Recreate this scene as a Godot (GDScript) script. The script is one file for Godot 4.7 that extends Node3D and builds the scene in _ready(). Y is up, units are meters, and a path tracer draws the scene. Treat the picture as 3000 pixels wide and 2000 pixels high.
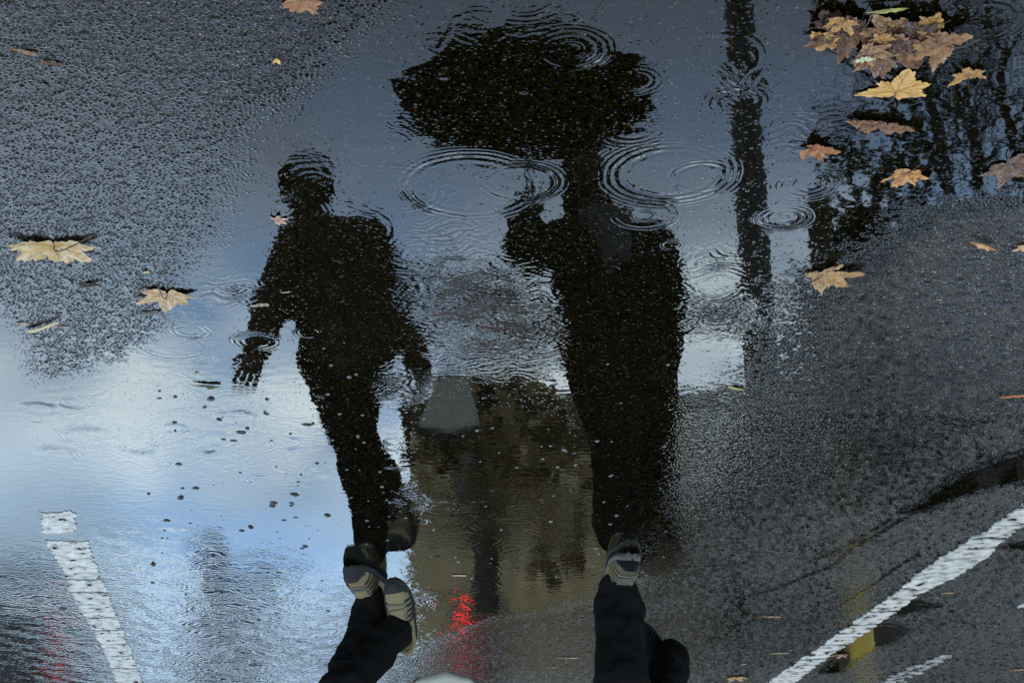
extends Node3D
# A wet road after rain, two people walking towards the camera and mirrored in a puddle. The camera is held upside down.

# ---------------------------------------------------------------- mesh builder
class MB:
	var v := PackedVector3Array()
	var n := PackedVector3Array()
	var uv := PackedVector2Array()
	var c := PackedColorArray()
	var ix := PackedInt32Array()
	var tint := Color(1, 1, 1)

	func vert(p: Vector3, nn: Vector3, u := Vector2.ZERO) -> int:
		v.append(p); n.append(nn); uv.append(u); c.append(tint)
		return v.size() - 1

	func tri(a: int, b: int, d: int) -> void:
		ix.append(a); ix.append(b); ix.append(d)

	func face(a: Vector3, b: Vector3, d: Vector3, e: Vector3) -> void:   # clockwise seen from the front
		var nn := (d - a).cross(b - a).normalized()
		if nn == Vector3.ZERO:
			nn = Vector3.UP
		var i := vert(a, nn, Vector2(0, 0))
		vert(b, nn, Vector2(1, 0)); vert(d, nn, Vector2(1, 1)); vert(e, nn, Vector2(0, 1))
		tri(i, i + 1, i + 2); tri(i, i + 2, i + 3)

	func box(lo: Vector3, hi: Vector3, t := Transform3D()) -> void:
		var p := []
		for k in 8:
			p.append(t * Vector3(hi.x if k & 1 else lo.x, hi.y if k & 2 else lo.y, hi.z if k & 4 else lo.z))
		face(p[4], p[6], p[7], p[5]); face(p[1], p[3], p[2], p[0])
		face(p[5], p[7], p[3], p[1]); face(p[0], p[2], p[6], p[4])
		face(p[6], p[2], p[3], p[7]); face(p[0], p[4], p[5], p[1])

	func tube(pts: Array, radii: Array, sides := 6, squash := 1.0) -> void:
		var first := v.size()
		var up := Vector3(0.31, 0.9, 0.2).normalized()
		for i in pts.size():
			var dir: Vector3 = (pts[mini(i + 1, pts.size() - 1)] - pts[maxi(i - 1, 0)]).normalized()
			if absf(dir.dot(up)) > 0.95:
				up = Vector3(0.95, 0.1, 0.3).normalized()
			var a := dir.cross(up).normalized()
			var b := a.cross(dir).normalized()
			for k in sides:
				var t := TAU * k / sides
				var o := a * cos(t) + b * sin(t) * squash
				vert(pts[i] + o * float(radii[i]), o.normalized(), Vector2(float(k) / sides, i * 0.5))
		for i in pts.size() - 1:
			for k in sides:
				var q := first + i * sides + k
				var r := first + i * sides + (k + 1) % sides
				tri(q, r, q + sides); tri(r, r + sides, q + sides)
		for e in 2:   # caps
			var at := 0 if e == 0 else pts.size() - 1
			var other := 1 if e == 0 else pts.size() - 2
			var dd: Vector3 = (pts[at] - pts[other]).normalized()
			var m := vert(pts[at], dd)
			var s := first + at * sides
			for k in sides:
				if e == 0:
					tri(m, s + (k + 1) % sides, s + k)
				else:
					tri(m, s + k, s + (k + 1) % sides)

	func grid(rows: Array, closed := false, flip := false) -> void:   # rows of equal length, smooth
		if flip:
			rows = rows.duplicate()
			rows.reverse()
		var w: int = rows[0].size()
		var first := v.size()
		for i in rows.size():
			for k in w:
				var l: Vector3 = rows[i][(k - 1 + w) % w] if closed or k > 0 else rows[i][k]
				var r: Vector3 = rows[i][(k + 1) % w] if closed or k < w - 1 else rows[i][k]
				var d: Vector3 = rows[maxi(i - 1, 0)][k]
				var u: Vector3 = rows[mini(i + 1, rows.size() - 1)][k]
				var nn := (r - l).cross(u - d)
				vert(rows[i][k], nn.normalized() if nn.length() > 1e-9 else Vector3.UP, Vector2(float(k) / w, float(i) / rows.size()))
		for i in rows.size() - 1:
			for k in (w if closed else w - 1):
				var q := first + i * w + k
				var r2 := first + i * w + (k + 1) % w
				tri(q, q + w, r2); tri(r2, q + w, r2 + w)

	func mesh() -> ArrayMesh:
		var a := []
		a.resize(Mesh.ARRAY_MAX)
		a[Mesh.ARRAY_VERTEX] = v; a[Mesh.ARRAY_NORMAL] = n; a[Mesh.ARRAY_TEX_UV] = uv; a[Mesh.ARRAY_COLOR] = c; a[Mesh.ARRAY_INDEX] = ix
		var m := ArrayMesh.new()
		m.add_surface_from_arrays(Mesh.PRIMITIVE_TRIANGLES, a)
		return m

# ---------------------------------------------------------------- nodes
var rng := RandomNumberGenerator.new()
var counts := {}

func numbered(called: String) -> String:
	var k: int = counts.get(called, 0)
	counts[called] = k + 1
	return called if k == 0 else "%s_%03d" % [called, k]

func tag(o: Node3D, label: String, category: String, group := "") -> Node3D:
	o.set_meta("label", label)
	o.set_meta("category", category)
	if group:
		o.set_meta("group", group)
	return o

func thing(called: String, label: String, category: String, at := Vector3.ZERO, group := "") -> Node3D:
	var o := Node3D.new()
	o.name = numbered(called)
	add_child(o)
	o.position = at
	return tag(o, label, category, group)

func obj(called: String, m: Mesh, mat: Material, parent: Node = self) -> MeshInstance3D:
	var o := MeshInstance3D.new()
	o.name = numbered(called) if parent == self else called
	o.mesh = m
	o.material_override = mat
	parent.add_child(o, true)
	return o

func struct(called: String, m: Mesh, mat: Material) -> MeshInstance3D:
	var o := obj(called, m, mat)
	o.set_meta("kind", "structure")
	return o

func lin(r: float, g: float, b: float) -> Color:
	return Color(r, g, b).linear_to_srgb()

func mat(c: Color, rough := 0.7, spec := 0.5) -> StandardMaterial3D:
	var m := StandardMaterial3D.new()
	m.albedo_color = c
	m.roughness = rough
	m.metallic_specular = spec
	return m

func cloth(c: Color, freq := 0.25, depth := 0.05) -> StandardMaterial3D:
	var m := mat(c, 0.9, 0.1)
	var f := FastNoiseLite.new()
	f.seed = 5
	f.frequency = freq
	var t := NoiseTexture2D.new()
	t.noise = f; t.width = 256; t.height = 256; t.seamless = true
	m.heightmap_enabled = true
	m.heightmap_texture = t
	m.heightmap_scale = depth
	m.uv1_triplanar = true
	m.uv1_scale = Vector3(9, 9, 9)
	return m

func vcol(rough := 0.5, spec := 0.4) -> StandardMaterial3D:
	var m := mat(Color.WHITE, rough, spec)
	m.vertex_color_use_as_albedo = true
	return m

# ---------------------------------------------------------------- smooth bodies: tapered capsules joined and meshed as surface nets
func capsules(out: MB, bones: Array, cell: float, k: float, wrinkle := 0.0, freq := 12.0) -> void:
	var lo := Vector3.INF
	var hi := -Vector3.INF
	for b in bones:
		var r: float = maxf(b[2], b[3]) + k + cell * 2.0
		for q in 2:
			lo = lo.min(b[q] - Vector3.ONE * r)
			hi = hi.max(b[q] + Vector3.ONE * r)
	var nx := int((hi.x - lo.x) / cell) + 2
	var ny := int((hi.y - lo.y) / cell) + 2
	var nz := int((hi.z - lo.z) / cell) + 2
	var val := PackedFloat32Array()
	val.resize(nx * ny * nz)
	val.fill(1.0)
	for b in bones:
		var a: Vector3 = b[0]
		var ba: Vector3 = b[1] - a
		var bb := maxf(ba.length_squared(), 1e-9)
		var ra: float = b[2]
		var rb: float = b[3]
		var flat: Vector3 = b[4] if b.size() > 4 else Vector3.ONE
		var r := maxf(ra, rb) * maxf(flat.x, maxf(flat.y, flat.z)) + k + cell * 2.0
		var l: Vector3 = (a.min(b[1]) - Vector3.ONE * r - lo) / cell
		var h: Vector3 = (a.max(b[1]) + Vector3.ONE * r - lo) / cell
		for z in range(maxi(0, int(l.z)), mini(nz, int(h.z) + 1)):
			for y in range(maxi(0, int(l.y)), mini(ny, int(h.y) + 1)):
				var row := (z * ny + y) * nx
				for x in range(maxi(0, int(l.x)), mini(nx, int(h.x) + 1)):
					var pa := lo + Vector3(x, y, z) * cell - a
					var t := clampf(pa.dot(ba) / bb, 0.0, 1.0)
					var d := ((pa - ba * t) / flat).length() - (ra + (rb - ra) * t)
					var o := val[row + x]
					var s := maxf(k - absf(o - d), 0.0) / k
					val[row + x] = minf(o, d) - s * s * k * 0.25
	if wrinkle > 0.0:
		var f := FastNoiseLite.new()
		f.seed = 11
		f.frequency = freq
		for z in nz:
			for y in ny:
				var row := (z * ny + y) * nx
				for x in nx:
					if absf(val[row + x]) < 0.05:
						var p := lo + Vector3(x, y, z) * cell
						val[row + x] += wrinkle * f.get_noise_3d(p.x, p.y * 0.85, p.z)
	var at := {}
	var sx := 1
	var sy := nx
	var sz := nx * ny
	for z in nz - 1:
		for y in ny - 1:
			for x in nx - 1:
				var i := (z * ny + y) * nx + x
				var inside := 0
				for q in 8:
					if val[i + (q & 1) * sx + ((q >> 1) & 1) * sy + (q >> 2) * sz] < 0.0:
						inside += 1
				if inside == 0 or inside == 8:
					continue
				var sum := Vector3.ZERO
				var cnt := 0
				for e in 12:
					var q0: int = EDGE[e * 2]
					var q1: int = EDGE[e * 2 + 1]
					var a0 := val[i + (q0 & 1) * sx + ((q0 >> 1) & 1) * sy + (q0 >> 2) * sz]
					var a1 := val[i + (q1 & 1) * sx + ((q1 >> 1) & 1) * sy + (q1 >> 2) * sz]
					if (a0 < 0.0) != (a1 < 0.0):
						var t := a0 / (a0 - a1)
						sum += Vector3(q0 & 1, (q0 >> 1) & 1, q0 >> 2).lerp(Vector3(q1 & 1, (q1 >> 1) & 1, q1 >> 2), t)
						cnt += 1
				var g := Vector3(
					val[i + 1] + val[i + 1 + sy] + val[i + 1 + sz] + val[i + 1 + sy + sz] - val[i] - val[i + sy] - val[i + sz] - val[i + sy + sz],
					val[i + sy] + val[i + sy + 1] + val[i + sy + sz] + val[i + sy + sz + 1] - val[i] - val[i + 1] - val[i + sz] - val[i + sz + 1],
					val[i + sz] + val[i + sz + 1] + val[i + sz + sy] + val[i + sz + sy + 1] - val[i] - val[i + 1] - val[i + sy] - val[i + sy + 1])
				at[i] = out.vert(lo + (Vector3(x, y, z) + sum / cnt) * cell, g.normalized())
	for i in at:
		for ax in 3:
			var s0: int = [sx, sy, sz][ax]
			var s1: int = [sy, sz, sx][ax]
			var s2: int = [sz, sx, sy][ax]
			var a0 := val[i]
			var a1 := val[i + s0]
			if (a0 < 0.0) == (a1 < 0.0):
				continue
			if not (at.has(i - s1) and at.has(i - s2) and at.has(i - s1 - s2)):
				continue
			var q: int = at[i]
			var r: int = at[i - s1]
			var s: int = at[i - s1 - s2]
			var t: int = at[i - s2]
			if a0 < 0.0:
				out.tri(q, s, r); out.tri(q, t, s)
			else:
				out.tri(q, r, s); out.tri(q, s, t)

const EDGE := [0, 1, 2, 3, 4, 5, 6, 7, 0, 2, 1, 3, 4, 6, 5, 7, 0, 4, 1, 5, 2, 6, 3, 7]

# ---------------------------------------------------------------- the wet ground
const GRAIN := 1024           # pixels of the repeating asphalt tile
const GRAIN_M := 1.4          # its side in metres
var grain := PackedFloat32Array()      # 0 in the gaps between the stones, 1 on their tops
var relief := PackedFloat32Array()     # the same with the fine grit of each stone
var stone_rgb := PackedByteArray()     # colour of each stone, linear bytes of the wet asphalt tile
const DEEP := 1.35
# outline of the puddle on the ground, metres (x, z)
var shore := [
	Vector2(0.153, -2.327), Vector2(0.204, -2.454), Vector2(0.281, -2.579), Vector2(0.373, -2.721), Vector2(0.454, -2.818), Vector2(0.514, -2.946), Vector2(0.549, -3.075), Vector2(0.589, -3.214), Vector2(0.652, -3.352), Vector2(0.720, -3.525),
	Vector2(0.774, -3.687), Vector2(0.824, -3.793), Vector2(0.927, -3.962), Vector2(1.095, -4.097), Vector2(1.271, -4.208), Vector2(1.266, -4.082), Vector2(1.216, -3.779), Vector2(1.226, -3.525), Vector2(1.563, -3.525),
	Vector2(3.987, -10.009), Vector2(0.951, -10.009), Vector2(0.664, -8.196), Vector2(0.416, -7.457), Vector2(0.172, -6.909), Vector2(-0.129, -6.681), Vector2(-0.358, -6.397), Vector2(-0.465, -6.010), Vector2(-0.452, -5.609), Vector2(-0.433, -4.979),
	Vector2(-0.442, -4.613), Vector2(-0.471, -4.258), Vector2(-0.587, -4.160), Vector2(-0.616, -3.947), Vector2(-0.620, -3.674), Vector2(-0.619, -3.525), Vector2(-0.673, -3.431), Vector2(-0.706, -3.397), Vector2(-0.769, -3.277), Vector2(-0.817, -3.153),
	Vector2(-0.958, -3.104), Vector2(-1.098, -3.066), Vector2(-1.265, -2.843), Vector2(-1.079, -2.327)]
var pools := [
	[Vector2(-1.258, -5.411), Vector2(-1.318, -5.230), Vector2(-1.364, -4.958), Vector2(-1.455, -4.802), Vector2(-1.578, -4.690), Vector2(-1.663, -4.979), Vector2(-1.542, -5.077), Vector2(-1.436, -5.197), Vector2(-1.362, -5.361)],
	[Vector2(-1.193, -4.508), Vector2(-1.246, -4.472), Vector2(-1.357, -4.479), Vector2(-1.309, -4.530)],
	[Vector2(-1.462, -8.037), Vector2(-1.479, -7.502), Vector2(-1.437, -7.070), Vector2(-1.570, -7.005), Vector2(-1.684, -7.111), Vector2(-1.673, -7.324), Vector2(-1.593, -7.595), Vector2(-1.555, -8.037)],
	[Vector2(-1.724, -5.809), Vector2(-1.857, -5.636), Vector2(-1.918, -5.844)],
	[Vector2(-1.459, -6.718), Vector2(-1.610, -6.608), Vector2(-1.713, -6.681), Vector2(-1.574, -6.847)],
	[Vector2(-0.301, -7.595), Vector2(-0.434, -7.502), Vector2(-0.752, -7.595), Vector2(-0.564, -7.708)]]
# cracks that hold water: points, then half a width in metres
var cracks := [
	[[Vector2(0.437, -6.016), Vector2(0.280, -6.059), Vector2(0.153, -6.072), Vector2(-0.006, -6.109), Vector2(-0.199, -6.097), Vector2(-0.359, -6.090), Vector2(-0.517, -6.072), Vector2(-0.639, -6.090), Vector2(-0.772, -6.065)], 0.009],
	[[Vector2(-0.849, -6.816), Vector2(-0.917, -6.718), Vector2(-0.915, -6.536), Vector2(-1.027, -6.397), Vector2(-1.110, -6.185), Vector2(-1.175, -6.072), Vector2(-1.205, -5.821), Vector2(-1.275, -5.566), Vector2(-1.340, -5.326)], 0.011],
	[[Vector2(-1.068, -6.022), Vector2(-1.134, -5.902), Vector2(-1.192, -5.735), Vector2(-1.266, -5.452)], 0.008],
	[[Vector2(-0.917, -6.718), Vector2(-0.965, -6.847), Vector2(-1.059, -6.989)], 0.008],
	[[Vector2(-1.282, -6.756), Vector2(-1.344, -6.572), Vector2(-1.408, -6.134), Vector2(-1.451, -5.890)], 0.006],
	[[Vector2(1.566, -5.477), Vector2(1.624, -5.890), Vector2(1.684, -6.263), Vector2(1.752, -6.909), Vector2(1.772, -7.324), Vector2(1.836, -7.935)], 0.012]]
# rain rings: centre x, z, radius (m), steepness, number of crests
var rings := [
	[-0.102, -2.550, 0.0685, 0.2, 4], [-0.102, -2.550, 0.0304, 0.10, 3], [-0.317, -3.010, 0.1322, 0.17, 5], [-0.381, -3.023, 0.0681, 0.11, 3], [-0.278, -3.194, 0.0712, 0.2, 2],
	[-0.278, -3.198, 0.0274, 0.1, 3], [-0.572, -3.208, 0.0550, 0.2, 4], [-0.350, -3.341, 0.0266, 0.15, 3], [0.085, -3.066, 0.1457, 0.16, 4], [-0.017, -3.047, 0.0879, 0.1, 4],
	[0.135, -2.579, 0.0998, 0.03, 5], [-0.226, -2.826, 0.0743, 0.045, 5], [0.205, -2.793, 0.0409, 0.035, 4], [0.057, -2.481, 0.0670, 0.04, 4], [-0.223, -2.652, 0.0471, 0.05, 5], [-0.413, -2.729, 0.0602, 0.08, 5],
	[-0.356, -2.579, 0.0921, 0.025, 4], [0.451, -3.173, 0.0681, 0.06, 4], [0.386, -3.256, 0.1485, 0.035, 4], [0.533, -3.537, 0.0617, 0.08, 4], [0.244, -3.075, 0.1151, 0.04, 5],
	[0.415, -3.019, 0.0523, 0.02, 3], [0.788, -3.826, 0.0532, 0.17, 4], [0.632, -3.890, 0.0561, 0.2, 4], [0.500, -3.834, 0.0352, 0.17, 3], [0.786, -4.006, 0.0398, 0.14, 4],
	[0.848, -3.918, 0.1031, 0.05, 4], [1.190, -4.332, 0.0450, 0.17, 3], [1.297, -4.376, 0.0549, 0.17, 3], [1.329, -4.465, 0.0243, 0.26, 2], [0.765, -4.454, 0.0667, 0.19, 3],
	[0.954, -4.538, 0.0431, 0.24, 3], [0.652, -4.670, 0.0607, 0.17, 3], [1.087, -4.698, 0.0635, 0.15, 5], [0.892, -4.710, 0.0484, 0.19, 4], [0.879, -4.594, 0.0224, 0.24, 3],
	[1.214, -4.613, 0.0875, 0.10, 5], [1.346, -4.770, 0.0772, 0.10, 5], [0.341, -4.651, 0.0340, 0.17, 3], [0.347, -4.706, 0.0331, 0.15, 3], [0.018, -4.006, 0.0442, 0.17, 2],
	[-0.215, -3.477, 0.0353, 0.17, 2], [0.349, -5.326, 0.0639, 0.12, 5], [1.042, -4.864, 0.0288, 0.26, 3], [1.278, -4.979, 0.0160, 0.26, 2], [0.641, -5.077, 0.0204, 0.16, 2],
	[1.007, -5.312, 0.0227, 0.27, 2], [0.711, -5.540, 0.0294, 0.26, 3], [0.776, -5.023, 0.0606, 0.12, 4], [0.607, -4.958, 0.0533, 0.08, 4], [1.134, -5.503, 0.0877, 0.09, 4],
	[0.122, -2.637, 0.0133, 0.2, 2], [-0.021, -2.687, 0.0111, 0.28, 2], [0.394, -3.431, 0.0145, 0.28, 2], [0.179, -3.089, 0.0142, 0.2, 2], [0.064, -3.139, 0.0081, 0.2, 2],
	[0.106, -5.215, 0.0488, 0.1, 3], [0.287, -4.258, 0.0583, 0.13, 4], [0.379, -4.936, 0.0464, 0.13, 5], [0.463, -4.538, 0.0493, 0.1, 5], [-0.759, -2.529, 0.0469, 0.06, 5],
	[-0.730, -2.586, 0.0346, 0.05, 4], [-0.800, -2.454, 0.0664, 0.03, 4], [0.097, -4.749, 0.0385, 0.1, 2], [-0.804, -2.622, 0.0280, 0.1, 3], [-0.602, -3.056, 0.0617, 0.06, 6],
	[0.747, -3.913, 0.0119, 0.14, 2], [1.170, -4.208, 0.0104, 0.20, 2], [1.028, -5.803, 0.0398, 0.14, 3], [0.314, -5.477, 0.0437, 0.14, 4], [0.220, -5.302, 0.0565, 0.1, 3]]
# where the breeze or the walkers stir the water: x, z, radius across (m), steepness
var chops := [
	[0.202, -2.809, 0.0411, 0.022], [-0.266, -2.809, 0.0370, 0.022], [0.102, -2.502, 0.0524, 0.022], [-0.055, -2.481, 0.0670, 0.02], [-0.405, -2.667, 0.0473, 0.06], [-1.575, -7.502, 0.1161, 0.02], [0.394, -2.982, 0.0432, 0.05],
		[0.117, -3.598, 0.1514, 0.2], [0.028, -3.834, 0.1704, 0.18], [0.137, -3.298, 0.0844, 0.05], [0.661, -3.593, 0.0605, 0.10], [0.340, -4.192, 0.0920, 0.12],
	[0.982, -7.070, 0.7698, 0.10], [1.403, -8.090, 1.0789, 0.16], [0.653, -7.786, 0.4005, 0.16], [1.854, -6.608, 0.2757, 0.09], [0.359, -5.253, 0.1262, 0.12],
	[-0.493, -3.726, 0.1144, 0.14], [-0.573, -2.826, 0.0743, 0.03], [0.369, -6.536, 0.1365, 0.1],
	[0.038, -5.503, 0.3215, 0.035], [-0.450, -3.431, 0.0582, 0.06], [0.907, -4.613, 0.3750, 0.02], [1.350, -6.072, 0.4788, 0.03]]

func side(p: Vector2, poly: Array) -> float:   # distance to a closed outline, positive inside
	var best := 1e9
	var inside := false
	var k := poly.size() - 1
	for i in poly.size():
		var a: Vector2 = poly[i]
		var b: Vector2 = poly[k]
		var e := b - a
		var w := p - a
		var d := (w - e * clampf(w.dot(e) / e.length_squared(), 0.0, 1.0)).length_squared()
		best = minf(best, d)
		if (a.y > p.y) != (b.y > p.y) and p.x < e.x * (p.y - a.y) / e.y + a.x:
			inside = not inside
		k = i
	return sqrt(best) * (1.0 if inside else -1.0)

func film(p: Vector2) -> float:
	# how far the thin film of water rises between the stones away from the puddle, 0 to 1
	var f := 0.2
	f += 0.3 * smoothstep(-0.2, 0.6, p.x) * smoothstep(-7.0, -5.0, p.y) * smoothstep(-1.8, -3.2, p.y)
	f += 0.16 * smoothstep(-0.2, 0.4, p.x)
	f += 0.42 * exp(-(p - Vector2(-0.690, -4.690)).length_squared() / 0.45)
	f += 0.24 * exp(-(p - Vector2(0.051, -7.595)).length_squared() / 0.9)
	f += 0.18 * exp(-(p - Vector2(-0.671, -6.909)).length_squared() / 0.8)
	return f

func level(p: Vector2, sway: FastNoiseLite) -> float:
	var s := side(p, shore) + 0.035 * sway.get_noise_2d(p.x * 6.0, p.y * 6.0)
	var right := smoothstep(0.15, -0.35, p.x) * smoothstep(-2.9, -3.7, p.y)
	var wide := 0.075 + 0.08 * right + 0.08 * smoothstep(-5.6, -6.6, p.y) * smoothstep(0.6, 0.0, p.x)
	var w := lerpf(film(p) + 0.1 * sway.get_noise_2d(p.x * 2.0 + 50.0, p.y * 2.0), DEEP, smoothstep(-wide * 1.5, wide * 0.6, s))
	for q in pools:
		var d := side(p, q) + 0.02 * sway.get_noise_2d(p.x * 8.0, p.y * 8.0)
		w = maxf(w, lerpf(-0.1, DEEP, smoothstep(-0.04, 0.035, d)))
	return w

func make_grain() -> void:
	var f := FastNoiseLite.new()
	f.seed = 3
	f.noise_type = FastNoiseLite.TYPE_CELLULAR
	f.frequency = 0.14
	f.cellular_jitter = 1.0
	f.fractal_type = FastNoiseLite.FRACTAL_NONE
	f.cellular_return_type = FastNoiseLite.RETURN_DISTANCE2_SUB
	var da := f.get_image(GRAIN, GRAIN, false, false, true).get_data()
	f.cellular_return_type = FastNoiseLite.RETURN_CELL_VALUE
	var db := f.get_image(GRAIN, GRAIN, false, false, true).get_data()
	f.frequency = 0.27
	f.seed = 12
	var dc := f.get_image(GRAIN, GRAIN, false, false, true).get_data()
	f.cellular_return_type = FastNoiseLite.RETURN_DISTANCE
	var dd := f.get_image(GRAIN, GRAIN, false, false, true).get_data()
	f.noise_type = FastNoiseLite.TYPE_SIMPLEX_SMOOTH
	f.frequency = 0.04
	f.fractal_type = FastNoiseLite.FRACTAL_FBM
	f.fractal_octaves = 3
	var dg := f.get_seamless_image(GRAIN, GRAIN, false, false, 0.1, true).get_data()
	f.frequency = 0.3
	var df := f.get_seamless_image(GRAIN, GRAIN, false, false, 0.1, true).get_data()
	grain.resize(GRAIN * GRAIN)
	stone_rgb.resize(GRAIN * GRAIN * 3)
	var steps := PackedInt32Array()
	steps.resize(1024)
	for i in GRAIN * GRAIN:
		var h := da[i] / 255.0 * 0.7 + db[i] / 255.0 * 0.2 + dg[i] / 255.0 * 0.28 + df[i] / 255.0 * 0.12
		h = clampf(h / 1.3, 0.0, 0.9999)
		grain[i] = h
		steps[int(h * 1024.0)] += 1
		var pick := float(dc[i]) / 255.0
		var w := fmod(pick * 61.7, 1.0)
		var r := 0.017 + 0.017 * w
		var g := r * 0.95
		var bl := r * 0.84
		if dd[i] < 80 + 40 * w:
			if pick > 0.955:
				r = 0.36 * (0.5 + w * 0.6); g = r * 0.97; bl = r * 0.82
			elif pick > 0.925:
				r = 0.2; g = 0.15; bl = 0.07
			elif pick < 0.03:
				r = 0.16; g = 0.08; bl = 0.03
		elif pick < 0.2:
			r *= 0.55; g *= 0.55; bl *= 0.55
		var k := 0.7 + 0.6 * (df[i] / 255.0)
		stone_rgb[i * 3] = int(r * k * 255.0)
		stone_rgb[i * 3 + 1] = int(g * k * 255.0)
		stone_rgb[i * 3 + 2] = int(bl * k * 255.0)
	var sum := 0
	var rank := PackedFloat32Array()   # share of the asphalt that lies lower
	for k in 1024:
		sum += steps[k]
		rank.append(float(sum) / (GRAIN * GRAIN))
	relief.resize(GRAIN * GRAIN)
	for i in GRAIN * GRAIN:
		grain[i] = rank[int(grain[i] * 1024.0)]
		relief[i] = grain[i] + 0.45 * (df[i] / 255.0)

var to_srgb := PackedByteArray()

func road_material() -> StandardMaterial3D:
	var px := PackedByteArray()
	px.resize(GRAIN * GRAIN * 3)
	for i in GRAIN * GRAIN * 3:
		px[i] = to_srgb[stone_rgb[i]]
	var m := mat(Color.WHITE, 0.24, 0.42)
	m.albedo_texture = ImageTexture.create_from_image(Image.create_from_data(GRAIN, GRAIN, false, Image.FORMAT_RGB8, px))
	m.heightmap_enabled = true
	m.heightmap_texture = ImageTexture.create_from_image(Image.create_from_data(GRAIN, GRAIN, false, Image.FORMAT_RF, relief.to_byte_array()))
	m.heightmap_scale = 0.28
	return m

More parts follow.
